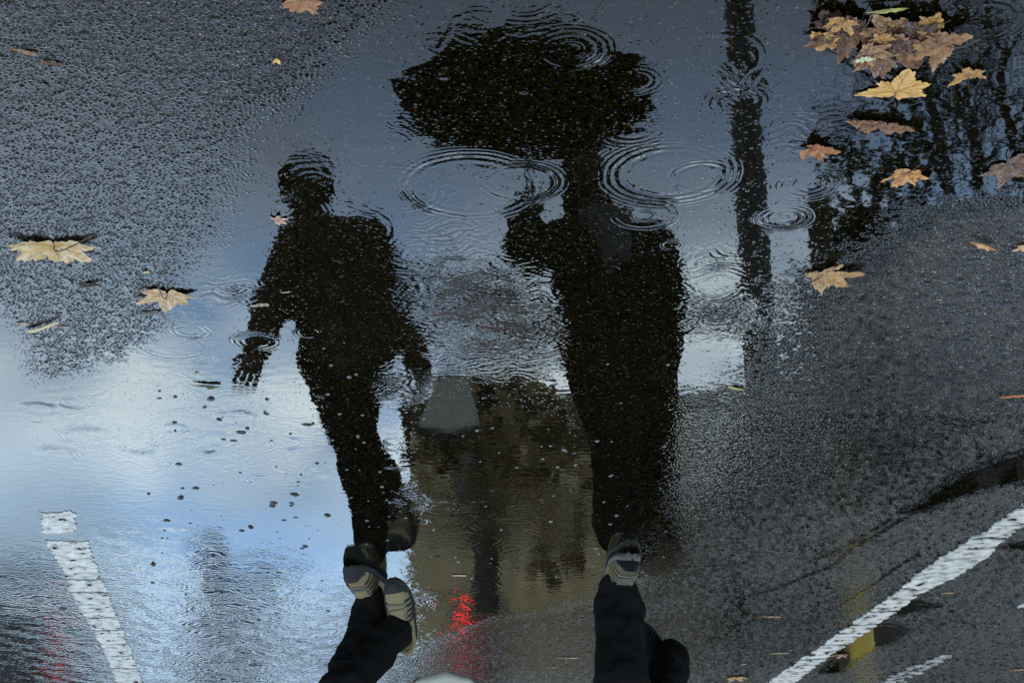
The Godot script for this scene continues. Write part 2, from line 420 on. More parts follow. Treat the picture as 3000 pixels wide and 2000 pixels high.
func puddle_part(x0: float, x1: float, z0: float, z1: float, w: int, h: int) -> Array:
	# colour with the outline in alpha, and the height of the water in metres
	var sway := FastNoiseLite.new()
	sway.seed = 8
	sway.frequency = 1.0
	var cw := int((x1 - x0) / 0.025)
	var ch := int(absf(z1 - z0) / 0.025)
	var lv := PackedFloat32Array()
	var ck := PackedFloat32Array()
	var cp := PackedFloat32Array()
	lv.resize(cw * ch); ck.resize(cw * ch); cp.resize(cw * ch)
	for j in ch:
		for i in cw:
			var p := Vector2(lerpf(x0, x1, (i + 0.5) / cw), lerpf(z0, z1, (j + 0.5) / ch))
			lv[j * cw + i] = level(p, sway)
			var s := 0.004
			for q in chops:
				var e := Vector2(p.x - q[0], (p.y - q[1]) * 0.75) / float(q[2])
				s += float(q[3]) * exp(-e.length_squared() * 1.6)
			cp[j * cw + i] = s
	var lvi := Image.create_from_data(cw, ch, false, Image.FORMAT_RF, lv.to_byte_array())
	lvi.resize(w, h, Image.INTERPOLATE_BILINEAR)
	lv = lvi.get_data().to_float32_array()
	var cpi := Image.create_from_data(cw, ch, false, Image.FORMAT_RF, cp.to_byte_array())
	cpi.resize(w, h, Image.INTERPOLATE_BILINEAR)
	cp = cpi.get_data().to_float32_array()
	var mx := (x1 - x0) / w
	var mz := (z1 - z0) / h
	# rain rings and bubbles are stamped one by one
	var wave := PackedFloat32Array()
	wave.resize(w * h)
	for q in rings:
		var r0: float = q[2]
		var crest: int = q[4]
		var lam := clampf(r0 * 0.22, 0.0055, 0.0125) * (1.0 if r0 < 0.09 else 1.15)
		var amp := float(q[3]) * lam / TAU * (1.0 if r0 < 0.06 else 0.8)
		var wide := lam * crest * 0.55
		var reach := r0 + wide * 1.6
		var kk := TAU / lam
		var ci: float = (q[0] - x0) / mx
		var cj: float = (q[1] - z0) / mz
		var ri := reach / absf(mx)
		var rj := reach / absf(mz)
		var wob := fmod(ci * 0.37, TAU)
		for j in range(maxi(0, int(cj - rj)), mini(h, int(cj + rj) + 1)):
			for i in range(maxi(0, int(ci - ri)), mini(w, int(ci + ri) + 1)):
				var dx := (i - ci) * mx
				var dz := (j - cj) * mz
				var r := sqrt(dx * dx + dz * dz)
				r += 0.0035 * sway.get_noise_2d(dx * 9.0 + ci, dz * 9.0)
				var e := (r - r0 + wide * 0.5) / wide
				if absf(e) < 1.7:
					var an := atan2(dz, dx)
					wave[j * w + i] += amp * clampf(0.6 + 0.5 * sin(an + wob) + 0.3 * sin(an * 3.0 + wob * 2.0), 0.08, 1.2) * (0.75 + 0.9 * sway.get_noise_2d(dx * 28.0 + cj, dz * 28.0)) * exp(-e * e * 2.0) * sin(kk * (r - r0) * (1.0 + 0.22 * (r - r0) / wide))
	for q in cracks:   # water stands in the cracks
		var pts: Array = q[0]
		for s in pts.size() - 1:
			var a: Vector2 = pts[s]
			var b: Vector2 = pts[s + 1]
			var pad := float(q[1]) * 2.2
			var i0 := int((minf(a.x, b.x) - pad - x0) / mx)
			var i1 := int((maxf(a.x, b.x) + pad - x0) / mx)
			var ja := (a.y - z0) / mz
			var jb := (b.y - z0) / mz
			var pj := pad / absf(mz)
			for j in range(maxi(0, int(minf(ja, jb) - pj)), mini(h, int(maxf(ja, jb) + pj))):
				for i in range(maxi(0, i0), mini(w, i1)):
					var p := Vector2(x0 + i * mx, z0 + j * mz)
					var e := b - a
					var wv := p - a
					var d := (wv - e * clampf(wv.dot(e) / e.length_squared(), 0.0, 1.0)).length()
					d += 0.010 * sway.get_noise_2d(p.x * 16.0, p.y * 16.0) + 0.006 * sway.get_noise_2d(p.x * 50.0, p.y * 50.0)
					if d < float(q[1]):
						lv[j * w + i] = maxf(lv[j * w + i], 0.3 + 0.9 * (1.0 - d / float(q[1])))
	var chunks := 16
	var got := []
	got.resize(chunks)
	var job := func(n: int) -> void:
		var fn := FastNoiseLite.new()
		fn.seed = 21
		fn.frequency = 1.0
		fn.noise_type = FastNoiseLite.TYPE_SIMPLEX_SMOOTH
		fn.fractal_type = FastNoiseLite.FRACTAL_NONE
		var ja := h * n / chunks
		var jb := h * (n + 1) / chunks
		var col := PackedByteArray()
		var hgt := PackedFloat32Array()
		col.resize((jb - ja) * w * 4)
		hgt.resize((jb - ja) * w)
		var o := 0
		for j in range(ja, jb):
			var z := z0 + (j + 0.5) * mz
			var gz := posmod(int(z / GRAIN_M * GRAIN), GRAIN) * GRAIN
			for i in w:
				var x := x0 + (i + 0.5) * mx
				var g := gz + posmod(int(floor(x / GRAIN_M * GRAIN)), GRAIN)
				var k := j * w + i
				var depth := lv[k] - grain[g]
				col[o * 4] = to_srgb[stone_rgb[g * 3] / 5]
				col[o * 4 + 1] = to_srgb[stone_rgb[g * 3 + 1] / 5]
				col[o * 4 + 2] = to_srgb[stone_rgb[g * 3 + 2] / 6]
				col[o * 4 + 3] = clampi(int(depth * 600.0 + 128.0), 0, 255)
				if depth > -0.1:
					var calm := clampf(depth * 2.5, 0.0, 1.0)
					var hh := wave[k] * calm
					var s := cp[k]
					if s > 0.008:
						hh += s * calm * (0.0052 * fn.get_noise_2d(x * 13.0 + 3.0 * fn.get_noise_2d(x * 4.0, z * 4.0), z * 46.0 + 2.0 * fn.get_noise_2d(x * 9.0, z * 6.0)) + 0.0018 * fn.get_noise_2d(x * 70.0, z * 120.0 + 9.0))
					else:
						hh += s * 0.006 * fn.get_noise_2d(x * 15.0, z * 25.0) * calm
					hh += (1.0 - calm) * 0.0009 * grain[g]
					hgt[o] = hh
				o += 1
		got[n] = [col, hgt]
	var id := WorkerThreadPool.add_group_task(job, chunks)
	WorkerThreadPool.wait_for_group_task_completion(id)
	var col := PackedByteArray()
	var hgt := PackedFloat32Array()
	for n in chunks:
		col.append_array(got[n][0])
		hgt.append_array(got[n][1])
	return [Image.create_from_data(w, h, false, Image.FORMAT_RGBA8, col), Image.create_from_data(w, h, false, Image.FORMAT_RF, hgt.to_byte_array())]

func water_material(im: Array) -> StandardMaterial3D:
	var m := mat(Color.WHITE, 0.015, 0.37)
	m.albedo_texture = ImageTexture.create_from_image(im[0])
	m.texture_repeat = false
	m.transparency = BaseMaterial3D.TRANSPARENCY_ALPHA_SCISSOR
	m.alpha_scissor_threshold = 0.5
	m.heightmap_enabled = true
	m.heightmap_texture = ImageTexture.create_from_image(im[1])
	m.heightmap_scale = 100.0
	return m

func build_ground() -> void:
	for i in 256:
		to_srgb.append(int(round(Color(i / 255.0, 0, 0).linear_to_srgb().r * 255.0)))
	make_grain()
	var b := MB.new()
	var big := 400.0
	for q in [[-big, -big], [big, -big], [big, big], [-big, big]]:
		b.vert(Vector3(q[0], 0, q[1]), Vector3.UP, Vector2(q[0], q[1]) / GRAIN_M)
	b.tri(0, 1, 2); b.tri(0, 2, 3)
	road = struct("road", b.mesh(), road_material())
	var parts := [[-1.75, 1.75, -1.95, -4.4, 2048, 1434], [-2.95, 2.95, -4.4, -9.4, 2048, 1736]]
	var m := ArrayMesh.new()
	var puddle := MeshInstance3D.new()
	for p in parts:
		var s := MB.new()
		s.vert(Vector3(p[0], 0.004, p[2]), Vector3.UP, Vector2(0, 0))
		s.vert(Vector3(p[1], 0.004, p[2]), Vector3.UP, Vector2(1, 0))
		s.vert(Vector3(p[1], 0.004, p[3]), Vector3.UP, Vector2(1, 1))
		s.vert(Vector3(p[0], 0.004, p[3]), Vector3.UP, Vector2(0, 1))
		s.tri(0, 2, 1); s.tri(0, 3, 2)
		m.add_surface_from_arrays(Mesh.PRIMITIVE_TRIANGLES, s.mesh().surface_get_arrays(0))
		m.surface_set_material(m.get_surface_count() - 1, water_material(puddle_part(p[0], p[1], p[2], p[3], p[4], p[5])))
	puddle.mesh = m
	puddle.name = "puddle"
	puddle.set_meta("kind", "structure")
	add_child(puddle)

var road: MeshInstance3D

# ---------------------------------------------------------------- light
func build_light() -> void:
	var cam := Camera3D.new()
	cam.name = "camera"
	cam.fov = 22.73
	cam.near = 0.05
	cam.far = 2000.0
	add_child(cam)
	cam.position = Vector3(0, 1.6, 0)
	cam.rotation_degrees = Vector3(-22.3, 0, 0)
	cam.rotate_object_local(Vector3(0, 0, 1), PI)
	cam.current = true
	var e := Environment.new()
	e.tonemap_mode = Environment.TONE_MAPPER_LINEAR
	e.tonemap_exposure = 1.12
	e.background_mode = Environment.BG_SKY
	e.sdfgi_enabled = true
	e.ssao_enabled = true
	e.ssil_enabled = true
	e.sky = Sky.new()
	var pm := PanoramaSkyMaterial.new()
	pm.panorama = ImageTexture.create_from_image(sky_picture(1024, 512))
	e.sky.sky_material = pm
	var we := WorldEnvironment.new()
	we.name = "environment"
	we.environment = e
	add_child(we)
	var sun := DirectionalLight3D.new()
	sun.name = "sun"
	sun.light_energy = 0.15
	sun.light_color = Color(1.0, 0.97, 0.92)
	sun.light_angular_distance = 30.0
	sun.shadow_enabled = true
	sun.sky_mode = DirectionalLight3D.SKY_MODE_LIGHT_ONLY
	add_child(sun)
	sun.rotation_degrees = Vector3(-68, 165, 0)

func sky_picture(w: int, h: int) -> Image:
	# a broken grey sky: blue gaps, grey layer, white banks of cloud at several heights all round; brightest low, darker overhead
	var f := FastNoiseLite.new()
	f.seed = 14
	f.frequency = 0.8
	f.fractal_octaves = 5
	f.fractal_type = FastNoiseLite.FRACTAL_FBM
	var r := RandomNumberGenerator.new()
	r.seed = 5
	var banks := [[0.13, 0.358, 0.15, 0.048, 1.2], [-0.12, 0.385, 0.07, 0.04, 0.8], [0.1, 0.2, 0.16, 0.03, 0.35]]   # azimuth, height, half width, half depth, strength
	for k in 26:
		banks.append([0.5 + k * 0.2 + r.randf_range(-0.1, 0.1), r.randf_range(0.16, 0.75), r.randf_range(0.08, 0.24), r.randf_range(0.03, 0.07), r.randf_range(0.4, 1.0)])
	var px := PackedFloat32Array()
	px.resize(w * h * 3)
	for j in h:
		var el := PI / 2.0 - PI * (j + 0.5) / h
		for i in w:
			var az := wrapf(TAU * (i + 0.5) / w, -PI, PI)   # a panorama begins at -z
			var d := Vector3(sin(az) * cos(el), sin(el), -cos(az) * cos(el))
			var up := maxf(d.y, 0.0)
			var q := Vector3(d.x, 0.0, d.z) / (up + 0.28)
			var cover := smoothstep(-0.26, 0.06, f.get_noise_3d(q.x * 1.9, 3.0, q.z * 1.9))
			var thick := f.get_noise_3d(q.x * 3.6 + 9.0, 1.0, q.z * 3.6)
			var blue := Vector3(1.05, 1.8, 2.95).lerp(Vector3(0.8, 0.98, 1.3), smoothstep(0.36, 0.6, up)).lerp(Vector3(0.42, 0.46, 0.55), smoothstep(0.56, 0.85, up))
			var grey := Vector3(1.2, 1.75, 2.3).lerp(Vector3(1.6, 2.1, 2.7), smoothstep(0.26, 0.34, up)).lerp(Vector3(1.3, 1.52, 1.9), smoothstep(0.43, 0.55, up)).lerp(Vector3(0.5, 0.48, 0.46), smoothstep(0.54, 0.82, up)) * (1.0 + 0.6 * thick)
			var cc := blue.lerp(grey, cover)
			if el > 0.0:
				var white := 0.0
				var a2 := az + 0.05 * f.get_noise_2d(az * 9.0, el * 14.0)
				var e2 := el + 0.03 * f.get_noise_2d(az * 11.0 + 40.0, el * 20.0)
				for b in banks:
					var da := wrapf(a2 - b[0], -PI, PI) * cos(el) / float(b[2])
					if absf(da) < 2.2:
						var de := (e2 - float(b[1])) / float(b[3])
						white += float(b[4]) * exp(-da * da - de * de)
				cc = cc.lerp(Vector3(3.5, 4.15, 4.4) * lerpf(1.0, 0.35, smoothstep(0.38, 0.8, up)), clampf(white * (1.0 + 1.8 * thick + 1.2 * f.get_noise_2d(az * 16.0 + 7.0, el * 34.0)), 0.0, 1.0))
			var o := (j * w + i) * 3
			px[o] = cc.x; px[o + 1] = cc.y; px[o + 2] = cc.z
	return Image.create_from_data(w, h, false, Image.FORMAT_RGBF, px.to_byte_array())

# ---------------------------------------------------------------- the place around, most of it seen only in the water
func post(b: MB, h: float, r0: float, r1: float, sides := 14) -> void:
	b.tube([Vector3(0, 0, 0), Vector3(0, h * 0.5, 0), Vector3(0, h, 0)], [r0, (r0 + r1) / 2, r1], sides)

func street_lamp(label: String, at: Vector3, h: float, r: float, m: Material, turn: float) -> void:
	var t := thing("street_lamp", label, "street lamp", at)
	t.rotation.y = turn
	var b := MB.new()
	b.tube([Vector3(0, 0, 0), Vector3(0, 1.0, 0), Vector3(0, 1.06, 0)], [r * 1.25, r * 1.25, r], 14)
	obj("base", b.mesh(), m, t)
	b = MB.new()
	b.tube([Vector3(0, 1.05, 0), Vector3(0, h * 0.6, 0), Vector3(0, h, 0)], [r, r * 0.92, r * 0.8], 14)
	obj("pole", b.mesh(), m, t)
	b = MB.new()
	b.tube([Vector3(0, h, 0), Vector3(0.15, h + 0.35, 0), Vector3(0.7, h + 0.5, 0), Vector3(1.4, h + 0.52, 0)], [r * 0.7, r * 0.6, r * 0.5, r * 0.45], 10)
	obj("arm", b.mesh(), m, t)
	b = MB.new()
	b.tube([Vector3(1.35, h + 0.52, 0), Vector3(1.5, h + 0.55, 0), Vector3(1.9, h + 0.55, 0), Vector3(2.05, h + 0.52, 0)], [0.05, 0.14, 0.15, 0.05], 12, 0.5)
	obj("lamp_head", b.mesh(), m, t)

func traffic_light(label: String, lens_at: Vector3, m: Material) -> void:
	var t := thing("traffic_light", label, "traffic light", Vector3(lens_at.x, 0.12, lens_at.z))
	var y := lens_at.y - 0.12
	var b := MB.new()
	post(b, y + 0.25, 0.055, 0.055)
	for i in b.v.size():
		b.v[i] += Vector3(0, 0, -0.14)
	obj("pole", b.mesh(), m, t)
	b = MB.new()
	b.box(Vector3(-0.15, y - 0.78, -0.1), Vector3(0.15, y + 0.18, 0.0))
	obj("housing", b.mesh(), m, t)
	var off := mat(lin(0.03, 0.03, 0.02), 0.2)
	var lit := mat(lin(0.5, 0.02, 0.01), 0.2)
	lit.emission_enabled = true
	lit.emission = Color(1.0, 0.05, 0.02)
	lit.emission_energy_multiplier = 9.0
	for k in 3:
		var c := Vector3(0, y - 0.3 * k, 0.0)
		b = MB.new()
		b.tube([c + Vector3(0, 0, 0.001), c + Vector3(0, 0, 0.015), c + Vector3(0, 0, 0.03)], [0.07, 0.066, 0.035], 20)
		obj("red_light" if k == 0 else "lens", b.mesh(), lit if k == 0 else off, t)
		b = MB.new()
		var rows := []
		for e in 2:
			var row := []
			for q in 15:
				var a := PI * (-0.1 + 1.2 * q / 14.0)
				row.append(c + Vector3(cos(a) * 0.085, sin(a) * 0.085, 0.002 + 0.16 * e))
			rows.append(row)
		b.grid(rows)
		obj("visor", b.mesh(), m, t)
	var l := OmniLight3D.new()
	l.name = "glow"
	l.light_color = Color(1.0, 0.05, 0.02)
	l.light_energy = 0.05
	l.light_size = 0.07
	l.omni_range = 40.0
	l.omni_attenuation = 2.0
	l.shadow_enabled = true
	l.position = Vector3(0, y, 0.12)
	t.add_child(l)

func building(label: String, at: Vector3, w: float, h: float, deep: float, floors: int, bays: int, wall_m: Material, roof_m: Material, trim_m: Material, flat_roof := false) -> void:
	# front wall towards the road (+z); openings are left between piers and bands
	var t := thing("building", label, "building", at)
	var glass := mat(lin(0.03, 0.035, 0.04), 0.06, 0.5)
	var fh := h / floors
	var bw := w / bays
	var ww := bw * 0.42
	var wh := fh * 0.55
	var b := MB.new()
	b.box(Vector3(-w / 2, 0, -deep), Vector3(w / 2, h, -0.35))
	for i in bays + 1:
		var x0 := -w / 2 if i == 0 else -w / 2 + (i - 0.5) * bw + ww / 2
		var x1 := w / 2 if i == bays else -w / 2 + (i + 0.5) * bw - ww / 2
		b.box(Vector3(x0, 0, -0.349), Vector3(x1, h, 0))
	for i in bays:
		var x := -w / 2 + (i + 0.5) * bw
		for k in floors + 1:
			var y0 := 0.0 if k == 0 else (k - 1) * fh + fh * 0.28 + wh
			var y1 := h if k == floors else k * fh + fh * 0.28
			b.box(Vector3(x - ww / 2, y0, -0.349), Vector3(x + ww / 2, y1, -0.002))
	obj("wall", b.mesh(), wall_m, t)
	var pane := MB.new()
	pane.box(Vector3(-ww / 2, 0, -0.26), Vector3(ww / 2, wh, -0.22))
	var frame := MB.new()
	for s in [-1, 1]:
		frame.box(Vector3(s * (ww / 2 - 0.04) - 0.04, 0, -0.22), Vector3(s * (ww / 2 - 0.04) + 0.04, wh, -0.16))
	frame.box(Vector3(-0.03, 0, -0.22), Vector3(0.03, wh, -0.17))
	frame.box(Vector3(-ww / 2 + 0.08, wh * 0.6, -0.22), Vector3(ww / 2 - 0.08, wh * 0.6 + 0.05, -0.17))
	var sill := MB.new()
	sill.box(Vector3(-ww / 2 - 0.08, -0.1, -0.1), Vector3(ww / 2 + 0.08, -0.003, 0.1))
	var pm := pane.mesh()
	var fm := frame.mesh()
	var sm := sill.mesh()
	for i in bays:
		for k in floors:
			var win := obj("window", pm, glass, t)
			win.position = Vector3(-w / 2 + (i + 0.5) * bw, k * fh + fh * 0.28, 0)
			obj("frame", fm, trim_m, win)
			obj("sill", sm, trim_m, win)
	b = MB.new()
	b.box(Vector3(-w / 2 - 0.25, h + 0.002, -deep - 0.25), Vector3(w / 2 + 0.25, h + 0.3, 0.3))
	obj("cornice", b.mesh(), trim_m, t)
	b = MB.new()
	var y2 := h + 0.302
	if flat_roof:
		b.box(Vector3(-w / 2, y2, -deep), Vector3(w / 2, y2 + 0.35, 0.1))
	else:
		var e := Vector3(w / 2 + 0.2, y2, 0.25)
		var top := y2 + 1.5
		b.face(Vector3(-e.x, y2, e.z), Vector3(-e.x + 1, top, -deep / 2), Vector3(e.x - 1, top, -deep / 2), Vector3(e.x, y2, e.z))
		b.face(Vector3(e.x, y2, -deep), Vector3(e.x - 1, top, -deep / 2), Vector3(-e.x + 1, top, -deep / 2), Vector3(-e.x, y2, -deep))
		b.face(Vector3(e.x, y2, e.z), Vector3(e.x - 1, top, -deep / 2), Vector3(e.x - 1, top, -deep / 2), Vector3(e.x, y2, -deep))
		b.face(Vector3(-e.x, y2, -deep), Vector3(-e.x + 1, top, -deep / 2), Vector3(-e.x + 1, top, -deep / 2), Vector3(-e.x, y2, e.z))
		b.face(Vector3(-e.x, y2, -deep), Vector3(-e.x, y2, e.z), Vector3(e.x, y2, e.z), Vector3(e.x, y2, -deep))
	obj("roof", b.mesh(), roof_m, t)

func limb(b: MB, p: Vector3, dir: Vector3, length: float, r: float, depth: int, rise: float) -> void:
	var pts := [p]
	var rad := [r]
	var d := dir.normalized()
	var n := 5 if depth > 2 else 4
	for i in n:
		d = (d + Vector3(rng.randf_range(-1, 1), rng.randf_range(-1, 1) + rise, rng.randf_range(-1, 1)) * 0.2).normalized()
		p += d * length / n
		pts.append(p)
		rad.append(maxf(r * (1.0 - 0.4 * (i + 1) / n), 0.004))
	b.tube(pts, rad, 7 if depth > 2 else (5 if depth > 1 else 3))
	if depth == 0:
		return
	var kids := rng.randi_range(2, 3) if depth > 1 else rng.randi_range(2, 4)
	for k in kids:
		var j := rng.randi_range(2, n)
		var out := Vector3(rng.randf_range(-1, 1), rng.randf_range(-0.3, 0.8), rng.randf_range(-1, 1)).normalized()
		limb(b, pts[j], d * 0.75 + out * 0.85, length * rng.randf_range(0.55, 0.8), rad[j] * rng.randf_range(0.5, 0.85), depth - 1, rise)

func bare_tree(label: String, at: Vector3, h: float, r: float, lean: Vector3, bark: Material, reach := 1.2, limbs := 12) -> void:
	var t := thing("bare_tree", label, "tree", at)
	var b := MB.new()
	var pts := []
	var rad := []
	for i in 7:
		pts.append(Vector3(0, h * i / 6.0, 0) + lean * pow(i / 6.0, 1.5) + Vector3(rng.randf_range(-0.06, 0.06), 0, rng.randf_range(-0.06, 0.06)) * i)
		rad.append(r * (1.15 if i == 0 else 1.0 - 0.09 * i))
	b.tube(pts, rad, 10)
	obj("trunk", b.mesh(), bark, t)
	b = MB.new()
	for k in limbs:
		var j: int = 3 + k % 4
		var a := k * 2.4
		limb(b, pts[j], Vector3(cos(a), 0.9, sin(a)), reach * rng.randf_range(0.8, 1.2), r * 0.48, 3, 0.3)
	limb(b, pts[6], Vector3(0.1, 1, 0), reach * 1.2, r * 0.6, 3, 0.3)
	obj("crown", b.mesh(), bark, t)

func forked_tree(label: String, at: Vector3, fork: Vector3, limbs: Array, r: float, bark: Material) -> void:
	# trunk to the fork, then limbs given point by point in the world
	var t := thing("bare_tree", label, "tree", at)
	var b := MB.new()
	var f := fork - at
	b.tube([Vector3.ZERO, Vector3(f.x * 0.3 + 0.06, f.y * 0.35, 0.05), Vector3(f.x * 0.7 - 0.04, f.y * 0.7, 0), f], [r * 1.2, r, r * 0.9, r * 0.8], 10)
	obj("trunk", b.mesh(), bark, t)
	b = MB.new()
	for l in limbs:
		var pts := []
		var rad := []
		var n: int = l.size() - 1
		for i in range(1, l.size()):
			var p: Vector3 = l[i] - at + Vector3(0, 0, rng.randf_range(-0.25, 0.25))
			pts.append(p)
			rad.append(float(l[0]) * (1.0 - 0.55 * (i - 1) / n))
		b.tube(pts, rad, 8)
		for i in range(1, pts.size()):
			var d: Vector3 = pts[i] - pts[i - 1]
			for k in 3:
				var p: Vector3 = pts[i - 1].lerp(pts[i], rng.randf())
				var out := Vector3(rng.randf_range(-1, 1), rng.randf_range(-0.2, 1), rng.randf_range(-0.6, 0.6)).normalized()
				limb(b, p, d.normalized() * 0.5 + out, rng.randf_range(0.25, 0.6), float(rad[i]) * 0.4, 2, 0.2)
	obj("crown", b.mesh(), bark, t)

func leafy_tree(label: String, at: Vector3, h: float, wide: float, low: float, col: Color, bark: Material, count := 2600, cone := 0.0) -> void:
	var t := thing("evergreen_tree", label, "tree", at)
	var b := MB.new()
	b.tube([Vector3(0, 0, 0), Vector3(0.05, h * 0.4, 0), Vector3(0, h * 0.8, 0.05)], [wide * 0.06 + 0.05, wide * 0.045 + 0.03, 0.03], 8)
	for k in 8:
		var a := k * 2.4
		var y := lerpf(low, h * 0.8, k / 8.0)
		b.tube([Vector3(0, y, 0), Vector3(cos(a), 0.6, sin(a)) * wide * 0.22 + Vector3(0, y, 0), Vector3(cos(a), 0.9, sin(a)) * wide * 0.38 + Vector3(0, y, 0)], [0.05, 0.03, 0.012], 5)
	obj("trunk", b.mesh(), bark, t)
	b = MB.new()
	var lumps := []
	for k in 22:
		var u := rng.randf()
		var a := rng.randf() * TAU
		var rr := wide * 0.34 * sqrt(rng.randf()) * (1.0 - cone * u)
		lumps.append([Vector3(cos(a) * rr, lerpf(low, h * 0.9, u), sin(a) * rr), wide * rng.randf_range(0.13, 0.22) * (1.0 - 0.6 * cone * u)])
	for k in count:
		var l: Array = lumps[k % lumps.size()]
		var d := Vector3(rng.randfn(), rng.randfn() * 0.85, rng.randfn()).normalized() * float(l[1]) * pow(rng.randf(), 0.35)
		var p: Vector3 = l[0] + d
		var x := Vector3(rng.randfn(), rng.randfn(), rng.randfn()).normalized()
		var y := x.cross(Vector3(rng.randfn(), rng.randfn(), rng.randfn())).normalized()
		var s := wide * rng.randf_range(0.018, 0.036)
		var g := rng.randf_range(0.6, 1.3)
		b.tint = Color(col.r * g, col.g * g, col.b * g)
		b.face(p - x * s * 1.5, p + y * s, p + x * s * 1.5, p - y * s)
	var m := vcol(0.7, 0.3)
	m.cull_mode = BaseMaterial3D.CULL_DISABLED
	obj("crown", b.mesh(), m, t)

func rough_wall(c: Color, amount := 0.25) -> StandardMaterial3D:
	var m := mat(Color.WHITE, 0.85, 0.3)
	var f := FastNoiseLite.new()
	f.seed = 4
	f.frequency = 0.02
	f.fractal_octaves = 5
	var t := NoiseTexture2D.new()
	t.noise = f; t.width = 512; t.height = 512; t.seamless = true
	var g := Gradient.new()
	g.set_color(0, c.darkened(amount)); g.set_color(1, c.lightened(amount * 0.4))
	t.color_ramp = g
	m.albedo_texture = t
	m.uv1_triplanar = true
	m.uv1_scale = Vector3(0.2, 0.2, 0.2)
	return m

